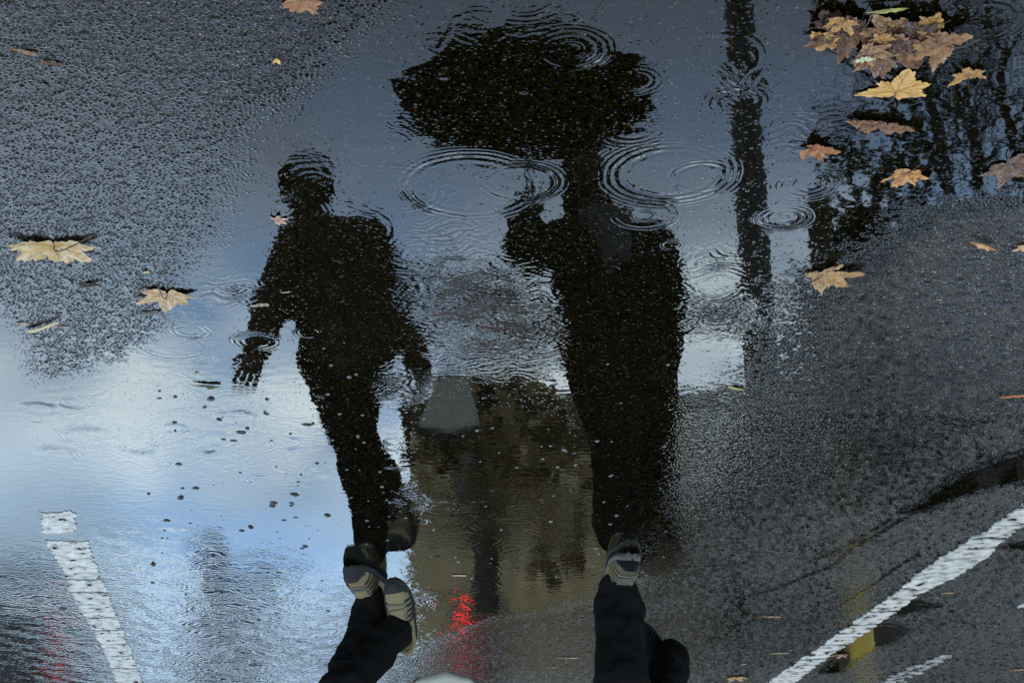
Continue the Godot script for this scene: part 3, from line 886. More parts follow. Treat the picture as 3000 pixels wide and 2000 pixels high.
func build_place() -> void:
	var kerb := MB.new()
	kerb.box(Vector3(-120, 0.002, -90), Vector3(120, 0.12, -9.9))
	var slab := struct("pavement", kerb.mesh(), rough_wall(lin(0.2, 0.19, 0.18)))
	var edge := MB.new()
	edge.box(Vector3(-0.49, 0.002, -0.07), Vector3(0.49, 0.135, 0.08))
	var em := edge.mesh()
	var km := rough_wall(lin(0.26, 0.25, 0.24))
	for i in 24:
		obj("kerb_stone", em, km, slab).position = Vector3(-11.5 + i, 0, -9.83)
	var y := Vector3(0, 0.12, 0)
	building("sandy brown office block with dark slate roof behind the road", Vector3(Vector3(2.087, 10.801, -33.000).x - 13.0, 0.12, -33), 26.0, 10.3, 12.0, 3, 9, rough_wall(lin(0.56, 0.4, 0.19), 0.3), mat(lin(0.035, 0.033, 0.035), 0.7), mat(lin(0.22, 0.16, 0.085), 0.8))
	building("dark grey flat roofed building beyond the dashed white line", Vector3(Vector3(8.519, 5.505, -30.000).x + 7.0, 0.12, -30), 14.0, 5.4, 10.0, 2, 6, rough_wall(lin(0.09, 0.08, 0.08)), mat(lin(0.05, 0.05, 0.05), 0.8), mat(lin(0.12, 0.11, 0.11), 0.7), true)
	var dark := mat(lin(0.018, 0.016, 0.01), 0.55)
	street_lamp("tall dark street lamp mirrored beside the umbrella walker", Vector3(Vector3(-1.656, 3.965, -10.500).x, 0.12, -10.5), 8.2, 0.115, dark, 2.4)
	street_lamp("slim dark street lamp far behind the dashed white line", Vector3(Vector3(3.571, 3.137, -20.000).x, 0.12, -20), Vector3(3.630, 4.023, -20.000).y - 0.6, 0.22, dark, 1.2)
	var p := thing("wooden_post", "brown wooden post with a rounded top beside the leaves", "post", Vector3(Vector3(-2.420, 4.374, -12.000).x, 0.12, -12.0))
	var hh: float = Vector3(-2.438, 4.635, -12.000).y - 0.12
	var b := MB.new()
	b.tube([Vector3(0, 0, 0), Vector3(0.01, hh * 0.5, 0), Vector3(0, hh - 0.06, 0)], [0.1, 0.096, 0.09], 12)
	obj("shaft", b.mesh(), rough_wall(lin(0.06, 0.042, 0.018)), p)
	b = MB.new()
	b.tube([Vector3(0, hh - 0.06, 0), Vector3(0, hh - 0.02, 0), Vector3(0, hh, 0)], [0.092, 0.075, 0.02], 12)
	obj("cap", b.mesh(), rough_wall(lin(0.05, 0.035, 0.016)), p)
	var yp := thing("yellow_post", "yellow steel post reflected beside the diagonal white line", "post", Vector3(Vector3(-2.119, 0.682, -10.200).x, 0.12, -10.2))
	var yh: float = Vector3(-2.149, 1.074, -10.200).y - 0.12
	var ym := mat(lin(0.62, 0.4, 0.02), 0.4)
	b = MB.new()
	b.tube([Vector3(0, 0, 0), Vector3(0, yh * 0.5, 0), Vector3(0, yh - 0.03, 0), Vector3(0, yh, 0)], [0.075, 0.075, 0.075, 0.05], 16)
	obj("shaft", b.mesh(), ym, yp)
	b = MB.new()
	b.tube([Vector3(0, 0, 0), Vector3(0, 0.03, 0), Vector3(0, 0.035, 0)], [0.13, 0.13, 0.08], 16)
	obj("base_plate", b.mesh(), ym, yp)
	var black := mat(lin(0.02, 0.02, 0.02), 0.5)
	traffic_light("red traffic light mirrored between the two walkers", Vector3(0.568, 2.749, -20.000), black)
	traffic_light("red traffic light mirrored left of the dashed white line", Vector3(8.028, 4.287, -30.000), black)
	var bark := rough_wall(lin(0.035, 0.028, 0.02), 0.4)
	forked_tree("bare tree with bold black limbs over the plum brown leaf", Vector3(Vector3(-3.914, 3.996, -12.000).x, 0.12, -12.0), Vector3(-3.831, 4.489, -12.000), [
		[0.05, Vector3(-3.831, 4.489, -12.000), Vector3(-3.725, 4.721, -12.000), Vector3(-3.648, 4.984, -12.000), Vector3(-3.447, 5.075, -12.000), Vector3(-3.124, 5.135, -12.000), Vector3(-2.859, 5.235, -12.000)],
		[0.05, Vector3(-3.831, 4.489, -12.000), Vector3(-4.110, 4.760, -12.000), Vector3(-4.087, 5.075, -12.000), Vector3(-4.043, 5.307, -12.000), Vector3(-4.025, 5.558, -12.000), Vector3(-4.029, 5.887, -12.000), Vector3(-3.992, 6.138, -12.000), Vector3(-3.983, 6.564, -12.000)],
		[0.035, Vector3(-3.725, 4.721, -12.000), Vector3(-3.745, 4.976, -12.000), Vector3(-3.658, 5.223, -12.000), Vector3(-3.664, 5.489, -12.000), Vector3(-3.594, 5.640, -12.000), Vector3(-3.614, 6.138, -12.000)],
		[0.03, Vector3(-3.625, 4.996, -12.000), Vector3(-3.571, 5.155, -12.000), Vector3(-3.508, 5.489, -12.000), Vector3(-3.435, 5.763, -12.000), Vector3(-3.414, 6.308, -12.000)],
		[0.026, Vector3(-4.079, 5.155, -12.000), Vector3(-3.944, 5.203, -12.000), Vector3(-3.780, 5.247, -12.000), Vector3(-3.571, 5.335, -12.000)],
		[0.03, Vector3(-4.087, 5.075, -12.000), Vector3(-4.318, 5.396, -12.000), Vector3(-4.494, 5.971, -12.000)]], 0.12, bark)
	bare_tree("thin bare tree behind the floating golden leaf", Vector3(Vector3(-4.135, 6.843, -15.000).x, 0.12, -15.0), 6.0, 0.12, Vector3(-0.2, 0, 0), bark, 1.6, 6)
	leafy_tree("small dense dark evergreen beside the wooden post", Vector3(Vector3(-2.821, 4.753, -12.600).x, 0.12, -12.6), Vector3(-2.844, 5.057, -12.600).y - 0.1, 0.95, 1.6, Color(0.014, 0.016, 0.008), bark, 3500, 0.4)
	leafy_tree("sparse dark evergreen mirrored under the floating golden leaf", Vector3(Vector3(-3.107, 5.935, -13.000).x, 0.12, -13.0), Vector3(-3.142, 6.377, -13.000).y, 1.3, 4.3, Color(0.02, 0.022, 0.01), bark, 600)
	leafy_tree("broad dark evergreen in front of the sandy brown block", Vector3(Vector3(0.269, 9.344, -27.000).x, 0.12, -27.0), Vector3(0.270, 9.749, -27.000).y, 2.2, 8.2, Color(0.05, 0.042, 0.018), bark, 600)
	leafy_tree("brown leaved tree between the walkers and the brown block", Vector3(Vector3(0.364, 6.725, -24.000).x, 0.12, -24.0), Vector3(0.173, 8.128, -24.000).y, 5.0, 5.0, Color(0.2, 0.135, 0.055), bark, 420)
	leafy_tree("dark evergreen behind the tall street lamp", Vector3(Vector3(-3.841, 7.431, -25.000).x, 0.12, -25.0), Vector3(-3.987, 7.613, -25.000).y, 4.5, 2.0, Color(0.03, 0.028, 0.014), bark, 3000)
	leafy_tree("evergreen at the end of the brown block by the lane line", Vector3(Vector3(-6.334, 6.725, -24.000).x, 0.12, -24.0), Vector3(-6.447, 7.914, -24.000).y, 7.0, 2.0, Color(0.03, 0.028, 0.014), bark, 4200)
	var far := ["tallest far dark tree in the row behind the slim street lamp", "far dark tree in the middle of the row behind the slim lamp", "lower far dark tree at the end of the row behind the slim lamp"]
	for k in 3:
		leafy_tree(far[k], Vector3(Vector3(6.235, 7.248, -42.000).x - 3.4 * k + 0.6, 0.12, -42.0 - (k % 2) * 1.5), 9.4 - 0.8 * k, 4.2, 1.5, Color(0.028, 0.028, 0.014), bark, 2000)

# ---------------------------------------------------------------- people
func finger_chain(b: Array, at: Vector3, d0: Vector3, d1: Vector3, d2: Vector3, length: float, r: float) -> void:
	var p := at
	var dd := [d0, d1, d2]
	var part := [0.45, 0.3, 0.25]
	for i in 3:
		var q: Vector3 = p + dd[i].normalized() * length * part[i]
		b.append([p, q, r * (1.0 - 0.1 * i), r * (0.92 - 0.1 * i)])
		p = q

func hand(out: MB, wrist: Vector3, down: Vector3, palm: Vector3, thumb_side: Vector3, curl: float, big := 1.0) -> void:
	# down: from wrist to knuckles; palm: the way the palm faces
	var d := down.normalized()
	var s := (thumb_side - d * thumb_side.dot(d)).normalized()
	var f := (palm - d * palm.dot(d) - s * palm.dot(s)).normalized()
	var b := []
	for k in 4:
		var o := s * (0.03 - 0.02 * k)
		b.append([wrist + o * 0.6, wrist + d * 0.085 + o, 0.014, 0.011])
	b.append([wrist - d * 0.04, wrist + d * 0.02, 0.022, 0.022])
	for k in 4:
		var o := s * (0.031 - 0.021 * k)
		var a := curl * (1.0 + 0.12 * k)
		finger_chain(b, wrist + d * 0.088 + o, d * cos(a * 0.6) + f * sin(a * 0.6) + s * (0.05 - 0.035 * k), d * cos(a * 1.3) + f * sin(a * 1.3), d * cos(a * 1.9) + f * sin(a * 1.9), [0.074, 0.082, 0.077, 0.062][k], 0.0088)
	finger_chain(b, wrist + d * 0.025 + s * 0.026, d * 0.7 + s * 0.8 + f * 0.2, d + s * 0.35 + f * (0.3 + curl * 0.4), d + f * (0.2 + curl * 0.6), 0.075, 0.0105)
	for q in b:
		q[0] = wrist + (q[0] - wrist) * big
		q[1] = wrist + (q[1] - wrist) * big
		q[2] *= big
		q[3] *= big
	capsules(out, b, 0.0036, 0.006)

func head(out: MB, chin: Vector3, crown: Vector3, face: Vector3) -> void:
	var up := (crown - chin).normalized()
	var f := (face - up * face.dot(up)).normalized()
	var s := up.cross(f).normalized()
	var hgt := (crown - chin).length()
	var c := (chin + crown) / 2
	var b := [
		[c + up * hgt * 0.16 - f * 0.015, c + up * hgt * 0.16 - f * 0.03, 0.078, 0.08],
		[c - up * hgt * 0.05 + f * 0.012, c - up * hgt * 0.33 + f * 0.04, 0.062, 0.034],
		[c + f * 0.075 + up * 0.01, c + f * 0.097 - up * 0.032, 0.008, 0.013],
		[c + f * 0.066 + up * 0.034 + s * 0.036, c + f * 0.07 + up * 0.034 - s * 0.036, 0.014, 0.014],
		[c + f * 0.076 - up * 0.062 + s * 0.017, c + f * 0.076 - up * 0.062 - s * 0.017, 0.007, 0.007],
		[c + f * 0.072 - up * 0.072 + s * 0.014, c + f * 0.072 - up * 0.072 - s * 0.014, 0.007, 0.007],
		[c - up * hgt * 0.3 - f * 0.02, c - up * (hgt * 0.5 + 0.07) - f * 0.03, 0.055, 0.06]]
	for k in [-1, 1]:
		b.append([c + s * k * 0.076 - f * 0.01 + up * 0.02, c + s * k * 0.074 - f * 0.006 - up * 0.02, 0.014, 0.01])
		b.append([c + f * 0.06 + up * 0.008 + s * k * 0.031, c + f * 0.061 + up * 0.008 + s * k * 0.031, 0.013, 0.013])
	capsules(out, b, 0.0055, 0.016)

func shoe(parent: Node3D, place: Transform3D, upper: Material, sole_m: Material, guard: Material, strap: Material, lace_m: Material, label: String) -> void:
	# heel at z 0, toe at z 0.29
	var o := Node3D.new()
	o.name = "shoe"
	parent.add_child(o, true)
	o.transform = place
	o.set_meta("label", label)
	var L := 0.29
	var w := func(s: float) -> float: return 0.052 * pow(sin(clampf(s * 0.93 + 0.07, 0.0, 1.0) * PI), 0.42) * (0.72 + 0.28 * smoothstep(0.25, 0.7, s))
	var h := func(s: float) -> float: return lerpf(0.088, 0.05, smoothstep(0.3, 0.85, s)) * (1.0 - 0.55 * smoothstep(0.86, 1.0, s))
	var lift := func(s: float) -> float: return 0.016 * pow(smoothstep(0.7, 1.0, s), 2.0)
	var ring := func(s: float, grow: float, y0: float, top: float, n: int) -> Array:
		var row := []
		for k in n + 1:
			var a := PI * k / n
			var x: float = w.call(s) * grow * signf(cos(a)) * pow(absf(cos(a)), 0.45)
			row.append(Vector3(x, y0 + lift.call(s) + (h.call(s) * top) * pow(sin(a), 0.85), s * L))
		return row
	var b := MB.new()
	var rows := []
	for i in 26:
		rows.append(ring.call(0.012 + 0.976 * i / 25.0, 0.97, 0.02, 1.0, 16))
	var last: Vector3 = Vector3(0, 0.035, L * 0.992)
	rows.append(rows[-1].map(func(q): return last + (q - last) * 0.02))
	b.grid(rows)
	obj("upper", b.mesh(), upper, o)
	b = MB.new()
	rows = []
	for i in 30:
		var s := 0.004 + 0.992 * i / 29.0
		var row := []
		var ww: float = w.call(s) * 1.07 + 0.0015
		var l: float = lift.call(s)
		for q in [[1, 0.027], [1.03, 0.014], [0.95, 0.0], [0.3, 0.003], [-0.3, 0.003], [-0.95, 0.0], [-1.03, 0.014], [-1, 0.027]]:
			row.append(Vector3(-ww * q[0], l + q[1], s * L))
		rows.append(row)
	var tip_row: Array = rows[-1]
	var heel_row: Array = rows[0]
	var tm := Vector3(0, 0.016 + 0.013, L)
	var hm := Vector3(0, 0.013, 0)
	rows.append(tip_row.map(func(q): return tm + (q - tm) * 0.02))
	rows.push_front(heel_row.map(func(q): return hm + (q - hm) * 0.02))
	b.grid(rows, true)
	obj("sole", b.mesh(), sole_m, o)
	b = MB.new()
	rows = []
	for i in 12:
		rows.append(ring.call(0.79 + 0.2 * i / 11.0, 1.05, 0.021, 0.62 + 0.48 * smoothstep(0.0, 0.7, i / 11.0), 14))
	last = Vector3(0, 0.036, L * 1.0)
	rows.append(rows[-1].map(func(q): return last + (q - last) * 0.02))
	b.grid(rows)
	obj("toe_cap", b.mesh(), guard, o)
	# collar round the ankle
	b = MB.new()
	var pts := []
	var rad := []
	for k in 19:
		var a := TAU * k / 18.0
		pts.append(Vector3(cos(a) * 0.036, 0.108 - 0.012 * cos(a * 2.0) + 0.006 * sin(a), 0.075 + sin(a) * 0.058))
		rad.append(0.009)
	b.tube(pts, rad, 7)
	obj("collar", b.mesh(), upper, o)
	b = MB.new()
	b.grid([[Vector3(-0.024, 0.085, 0.19), Vector3(0, 0.092, 0.19), Vector3(0.024, 0.085, 0.19)], [Vector3(-0.03, 0.112, 0.13), Vector3(0, 0.122, 0.13), Vector3(0.03, 0.112, 0.13)], [Vector3(-0.03, 0.135, 0.112), Vector3(0, 0.145, 0.112), Vector3(0.03, 0.135, 0.112)]])
	obj("tongue", b.mesh(), upper, o)
	for k in 5:
		var s := 0.46 + 0.065 * k
		var top: Array = ring.call(s, 1.0, 0.0225, 1.0, 16)
		b = MB.new()
		pts = []
		for q in range(5, 12):
			pts.append(top[q] + Vector3(0, 0.004, (q - 8) * 0.0014 * (1 if k % 2 else -1)))
		b.tube(pts, [0.0028, 0.0034, 0.0036, 0.0036, 0.0036, 0.0034, 0.0028], 6)
		obj("lace", b.mesh(), lace_m, o)
		for e in [0, 1]:
			b = MB.new()
			pts = []
			rad = []
			for q in range(0, 6):
				var kk: int = q if e == 0 else 16 - q
				var pp: Vector3 = top[kk]
				pts.append(pp * Vector3(1.015, 1.01, 1) + Vector3(0, 0.002, -0.012 + 0.0035 * q))
				rad.append(0.0052)
			b.tube(pts, rad, 5, 0.5)
			obj("stripe", b.mesh(), strap, o)

func rise_from(toe: Vector3, heel: Vector3, top: Vector3) -> Transform3D:
	var z := (toe - heel).normalized()
	var x := top.cross(z).normalized()
	return Transform3D(Basis(x, z.cross(x), z), toe - z * 0.29)

func build_people() -> void:
	var skin := mat(lin(0.06, 0.036, 0.024), 0.7, 0.3)
	skin.subsurf_scatter_enabled = true
	skin.subsurf_scatter_strength = 0.1
	var black := cloth(lin(0.009, 0.008, 0.007))
	var brown := cloth(lin(0.045, 0.027, 0.017))
	var coat := cloth(lin(0.012, 0.009, 0.007))
	var knit := cloth(lin(0.1, 0.094, 0.088), 0.4)
	var hair := mat(lin(0.006, 0.005, 0.004), 0.9, 0.1)
	var rubber := cloth(lin(0.035, 0.034, 0.031), 0.3, 0.03)
	var black_rubber := mat(lin(0.006, 0.006, 0.006), 0.7, 0.2)
	var khaki := cloth(lin(0.22, 0.175, 0.09), 0.35, 0.03)
	var grey_mesh := cloth(lin(0.105, 0.09, 0.06), 0.35, 0.03)
	var umber := mat(lin(0.03, 0.018, 0.011), 0.8)
	var ochre := mat(lin(0.15, 0.115, 0.04), 0.8)
	var cord := mat(lin(0.11, 0.1, 0.075), 0.8)

	# -- walker with the cream bag
	var p := thing("person", "person in dark hooded jacket and black trousers carrying a cream bag", "person", Vector3(0.62, 0, -6.05))
	var o := -p.position
	var chin := Vector3(0.794, 1.422, -6.020) + o
	var crown := Vector3(0.816, 1.646, -6.020) + o
	var sl := Vector3(0.852, 1.298, -6.020) + o
	var sr := Vector3(0.565, 1.325, -6.060) + o
	var el := Vector3(0.927, 1.014, -5.980) + o
	var wl := Vector3(0.953, 0.792, -5.900) + o
	var er := Vector3(0.432, 1.039, -6.080) + o
	var wr := Vector3(0.353, 0.767, -5.980) + o
	var hl := Vector3(0.713, 0.763, -6.050) + o
	var hr := Vector3(0.573, 0.763, -6.050) + o
	var kl := Vector3(0.616, 0.484, -5.960) + o
	var kr := Vector3(0.568, 0.470, -5.920) + o
	var toe_s := Vector3(0.595, 0.0, -6.0) + o
	var heel_s := toe_s + Vector3(-0.1, 0, -0.26)
	var an_s := toe_s.lerp(heel_s, 0.72) + Vector3(0, 0.1, 0)
	var toe_t := Vector3(0.434, 0.038, -6.040) + o
	var heel_t := Vector3(0.385, 0.192, -6.220) + o
	var an_t := toe_t.lerp(heel_t, 0.74) + Vector3(0, 0.05, 0.05)
	var mid := (sl + sr) / 2
	var pel := (hl + hr) / 2
	var b := MB.new()
	head(b, chin, crown, Vector3(0, 0, 1))
	capsules(b, [[chin - Vector3(0, 0.02, 0.04), mid, 0.05, 0.07], [mid, pel, 0.11, 0.11], [sl, sr, 0.05, 0.05], [sl, el, 0.04, 0.034], [el, wl, 0.032, 0.023], [sr, er, 0.04, 0.034], [er, wr, 0.032, 0.023], [hl, kl, 0.055, 0.04], [kl, an_s, 0.036, 0.028], [hr, kr, 0.055, 0.04], [kr, an_t, 0.036, 0.028]], 0.018, 0.03)
	hand(b, wl, Vector3(0.983, 0.668, -5.860) - Vector3(0.953, 0.792, -5.900), Vector3(-0.2, 0, -1), Vector3(1, 0, 0.3), 0.6, 1.08)
	hand(b, wr, Vector3(0.05, -1, 0), Vector3(1, 0, 0.1), Vector3(0, 0, 1), 1.35)
	obj("body", b.mesh(), skin, p)
	b = MB.new()
	var up := Vector3(0, 0.03, 0)
	var hem := Vector3(0.642, 0.741, -6.050) + o
	capsules(b, [[mid + Vector3(0, -0.05, 0), pel + Vector3(0, 0.28, 0), 0.145, 0.15], [sl.lerp(mid, 0.36) - up, hl + Vector3(0.0, 0.1, 0), 0.095, 0.1], [sr.lerp(mid, 0.3) - up, hr + Vector3(-0.01, 0.1, 0), 0.115, 0.115], [hem + Vector3(-0.06, 0.07, 0), hem + Vector3(0.06, 0.07, 0), 0.115, 0.115],
		[sl, el, 0.08, 0.068], [el, wl + (wl - el).normalized() * -0.01, 0.068, 0.056], [sr, er, 0.085, 0.075], [er, wr, 0.072, 0.055], [mid + Vector3(0.02, 0.02, -0.02), chin - Vector3(-0.01, 0.05, 0.03), 0.1, 0.085]], 0.016, 0.05, 0.012, 9.0)
	obj("jacket", b.mesh(), brown, p)
	b = MB.new()
	var top := crown - Vector3(0, 0.1, 0.035)
	var rows := []
	for i in 10:   # open hood round the face
		var a := PI * 0.5 * i / 9.0
		var row := []
		for k in 21:
			var q := PI * (-0.22 + 1.44 * k / 20.0)
			row.append(top + Vector3(cos(q) * 0.112 * cos(a * 0.95), sin(q) * 0.118 * cos(a * 0.9) - 0.01 * i * 0.2, 0.075 - 0.17 * sin(a)))
		rows.append(row)
	b.grid(rows, false, true)
	var inner := []
	for r in rows:
		var row := []
		for q in r:
			row.append(top + (q - top) * 0.93)
		row.reverse()
		inner.append(row)
	b.grid(inner, false, true)
	obj("hood", b.mesh(), brown, p)
	b = MB.new()
	capsules(b, [[hl + Vector3(0, 0.06, 0), hr + Vector3(0, 0.06, 0), 0.11, 0.11], [hl, kl, 0.088, 0.064], [kl, an_s + Vector3(0, 0.06, 0), 0.064, 0.062], [an_s + Vector3(0, 0.06, 0), an_s + Vector3(0, 0.0, 0.01), 0.064, 0.06], [hr, kr, 0.088, 0.064], [kr, an_t.lerp(kr, 0.12), 0.064, 0.06]], 0.012, 0.025, 0.018, 11.0)
	obj("trousers", b.mesh(), black, p)
	shoe(p, rise_from(toe_s, heel_s, Vector3.UP), khaki, rubber, rubber, umber, cord, "planted khaki walking shoe with charcoal toe cap")
	shoe(p, rise_from(toe_t, heel_t, Vector3(0.1, 0.55, 0.8)), khaki, rubber, rubber, umber, cord, "lifted khaki walking shoe with its toe pointing down")

	# -- the bag
	var bag := thing("bag", "cream canvas bag hanging from the hooded walker's hand", "bag", Vector3(0.232, 0.429, -5.880))
	b = MB.new()
	rows = []
	for i in 9:
		var t := i / 8.0
		var row := []
		for k in 24:
			var a := TAU * k / 24.0
			var cx := signf(cos(a)) * pow(absf(cos(a)), 0.45)
			var cz := signf(sin(a)) * pow(absf(sin(a)), 0.6)
			var wide := lerpf(0.125, 0.06, t) * (0.9 + 0.1 * sqrt(minf(1.0, t * 3.0)))
			var deep := lerpf(0.055, 0.02, t)
			var sag := 0.036 * absf(cx) * (1.0 - t) * (1.0 - t) + 0.004 * sin(a * 5.0 + t * 6.0)
			row.append(Vector3(cx * wide - 0.012 * t, t * 0.24 + sag, cz * deep + 0.004 * sin(a * 3.0 + t * 9.0)))
		rows.append(row)
	var bottom := []
	for k in 24:
		bottom.append(Vector3(0, 0.004, 0) + (rows[0][k] - Vector3(0, 0, 0)) * Vector3(0.05, 0.2, 0.05))
	rows.push_front(bottom)
	b.grid(rows, true, true)
	var canvas := cloth(lin(0.42, 0.38, 0.29), 0.3, 0.04)
	canvas.cull_mode = BaseMaterial3D.CULL_DISABLED
	obj("sack", b.mesh(), canvas, bag)
	var grip := p.position + wr + Vector3(0, -0.09, 0.0) - bag.position
	for s in [-1, 1]:
		b = MB.new()
		b.tube([Vector3(-0.05 - 0.012, 0.225, s * 0.02), Vector3(-0.03, 0.28, s * 0.016).lerp(grip, 0.4), grip + Vector3(0, 0, s * 0.006), Vector3(0.03, 0.28, s * 0.016).lerp(grip, 0.4), Vector3(0.05 - 0.012, 0.225, s * 0.02)], [0.008, 0.007, 0.006, 0.007, 0.008], 6, 0.4)
		obj("strap", b.mesh(), canvas, bag)

	# -- walker under the umbrella
	p = thing("person", "person in long black coat walking under a black umbrella", "person", Vector3(-0.42, 0, -5.98))
	o = -p.position
	chin = Vector3(-0.301, 1.442, -5.950) + o
	crown = Vector3(-0.280, 1.670, -5.950) + o
	sl = Vector3(-0.193, 1.287, -5.970) + o
	sr = Vector3(-0.558, 1.262, -5.970) + o
	el = Vector3(-0.040, 1.122, -5.860) + o
	wl = Vector3(-0.052, 1.298, -5.840) + o
	er = Vector3(-0.612, 1.004, -5.980) + o
	wr = Vector3(-0.576, 0.786, -5.920) + o
	hl = Vector3(-0.311, 0.756, -5.980) + o
	hr = Vector3(-0.493, 0.756, -5.980) + o
	kl = Vector3(-0.378, 0.460, -5.900) + o
	kr = Vector3(-0.516, 0.525, -6.050) + o
	toe_s = Vector3(-0.425, 0.0, -5.83) + o
	heel_s = toe_s + Vector3(0.055, 0, -0.28)
	an_s = toe_s.lerp(heel_s, 0.72) + Vector3(0, 0.1, 0)
	heel_t = Vector3(-0.587, 0.205, -6.620) + o
	toe_t = Vector3(-0.442, 0.106, -6.450) + o
	an_t = Vector3(-0.611, 0.247, -6.520) + o
	mid = (sl + sr) / 2
	pel = (hl + hr) / 2
	b = MB.new()
	head(b, chin, crown, Vector3(0.15, 0, 1))
	capsules(b, [[chin - Vector3(0, 0.02, 0.04), mid, 0.05, 0.07], [mid, pel, 0.11, 0.11], [sl, sr, 0.05, 0.05], [sl, el, 0.04, 0.034], [el, wl, 0.032, 0.023], [sr, er, 0.04, 0.034], [er, wr, 0.032, 0.023], [hl, kl, 0.055, 0.04], [kl, an_s, 0.036, 0.028], [hr, kr, 0.055, 0.04], [kr, an_t, 0.036, 0.028]], 0.018, 0.03)
	hand(b, wl, Vector3(-0.05, 1, 0.12), Vector3(-0.2, 0, 1), Vector3(-1, 0.3, 0), 1.5, 1.1)
	hand(b, wr, Vector3(0.1, -1, 0.2), Vector3(1, 0, 0), Vector3(0, 0, 1), 0.5)
	obj("body", b.mesh(), skin, p)
	b = MB.new()
	capsules(b, [[chin.lerp(crown, 0.62) - Vector3(0, 0, 0.03), crown - Vector3(0, 0.075, 0.045), 0.082, 0.085], [chin.lerp(crown, 0.45) - Vector3(0, 0, 0.06), chin - Vector3(0, 0.05, 0.065), 0.08, 0.07], [chin.lerp(crown, 0.6) + Vector3(0.075, 0, -0.01), chin + Vector3(0.07, -0.03, -0.01), 0.03, 0.03], [chin.lerp(crown, 0.6) + Vector3(-0.075, 0, -0.01), chin + Vector3(-0.07, -0.03, -0.01), 0.03, 0.03]], 0.007, 0.03, 0.006, 40.0)
	obj("hair", b.mesh(), hair, p)
	b = MB.new()
	var ch := pel + Vector3(0, -0.2, 0)
	capsules(b, [[mid - Vector3(0, 0.08, 0), pel + Vector3(0, 0.2, 0), 0.16, 0.16], [sl.lerp(mid, 0.3) - up, hl + Vector3(-0.0, 0.1, 0), 0.115, 0.125], [sr.lerp(mid, 0.3) - up, hr + Vector3(0.0, 0.1, 0), 0.12, 0.135], [hl + Vector3(0.0, 0.05, 0), hl.lerp(kl, 0.72), 0.125, 0.105], [hr + Vector3(0, 0.05, 0), hr.lerp(kr, 0.85), 0.13, 0.115], [pel, ch, 0.14, 0.12],
		[sl, el, 0.08, 0.068], [el, wl - (wl - el).normalized() * 0.01, 0.082, 0.068], [sr, er, 0.085, 0.07], [er, wr, 0.07, 0.055], [mid + Vector3(0, 0.0, -0.02), chin - Vector3(0, 0.06, 0.04), 0.1, 0.08]], 0.016, 0.05, 0.012, 9.0)
	obj("coat", b.mesh(), coat, p)
	b = MB.new()
	var sc := Vector3(-0.361, 1.295, -5.860) + o
	capsules(b, [[sc + Vector3(0.06, 0.03, 0.01), sc + Vector3(-0.06, 0.03, 0.01), 0.045, 0.045], [sc + Vector3(0.02, 0, 0.012), sc + Vector3(-0.02, -0.17, 0.055), 0.06, 0.04], [sc + Vector3(-0.04, 0, 0.012), sc + Vector3(-0.05, -0.16, 0.05), 0.055, 0.04]], 0.012, 0.03, 0.01, 14.0)
	obj("scarf", b.mesh(), knit, p)
	b = MB.new()
	capsules(b, [[hl + Vector3(0, 0.06, 0), hr + Vector3(0, 0.06, 0), 0.11, 0.11], [hl, kl, 0.1, 0.09], [kl, an_s + Vector3(0, 0.07, 0), 0.09, 0.086], [an_s + Vector3(0, 0.07, 0), an_s + Vector3(0, 0.005, 0.012), 0.086, 0.07], [hr, kr, 0.1, 0.09], [kr, an_t, 0.09, 0.075]], 0.012, 0.025, 0.018, 11.0)
	obj("trousers", b.mesh(), black, p)
	shoe(p, rise_from(toe_s, heel_s, Vector3.UP), grey_mesh, mat(lin(0.07, 0.062, 0.045), 0.7), black_rubber, ochre, cord, "planted grey mesh shoe with black toe cap")
	shoe(p, rise_from(toe_t, heel_t, Vector3(0, 0.8, 0.6)), black_rubber, black_rubber, black_rubber, black_rubber, black_rubber, "black trailing shoe lifted behind the leg")

	# -- the umbrella
	var grip2: Vector3 = p.position + wl + Vector3(-0.01, 0.09, 0.03)
	var peak := Vector3(Vector3(-0.054, 1.959, -5.950).x, 2.15, -5.95)
	var um := thing("umbrella", "black open umbrella held up by the coated walker", "umbrella", grip2)
	var silk := cloth(lin(0.005, 0.0045, 0.004), 0.3, 0.02)
	silk.cull_mode = BaseMaterial3D.CULL_DISABLED
	var steel := mat(lin(0.15, 0.15, 0.15), 0.35)
	steel.metallic = 0.8
	var axis := (peak - grip2)
	b = MB.new()
	b.tube([Vector3(0, -0.05, 0), axis * 0.5, axis], [0.007, 0.006, 0.006], 8)
	obj("shaft", b.mesh(), steel, um)
	b = MB.new()
	b.tube([Vector3(0, 0.05, 0), Vector3(0, -0.06, 0), Vector3(0.01, -0.11, 0.0), Vector3(0.04, -0.135, 0), Vector3(0.07, -0.11, 0), Vector3(0.075, -0.08, 0)], [0.013, 0.013, 0.013, 0.013, 0.013, 0.012], 10)
	obj("handle", b.mesh(), mat(lin(0.02, 0.015, 0.01), 0.4), um)
	b = MB.new()
	b.tube([axis, axis + Vector3(0, 0.05, 0)], [0.008, 0.004], 8)
	obj("ferrule", b.mesh(), steel, um)
	var R0 := 0.56
	for k in 8:
		var a0 := TAU * (k + 0.35) / 8.0
		b = MB.new()
		rows = []
		for i in 11:
			var t := i / 10.0
			var row := []
			for q in 9:
				var u := q / 8.0
				var a := a0 + TAU / 8.0 * u
				var sagging := 1.0 - 0.10 * t * sin(PI * u)
				var rr := R0 * t * sagging
				row.append(axis + Vector3(cos(a) * rr, -0.25 * pow(t, 1.9) - 0.012 * t * sin(PI * u), sin(a) * rr))
			rows.append(row)
		b.grid(rows)
		obj("canopy_panel", b.mesh(), silk, um)
		b = MB.new()
		var pts := []
		var rad := []
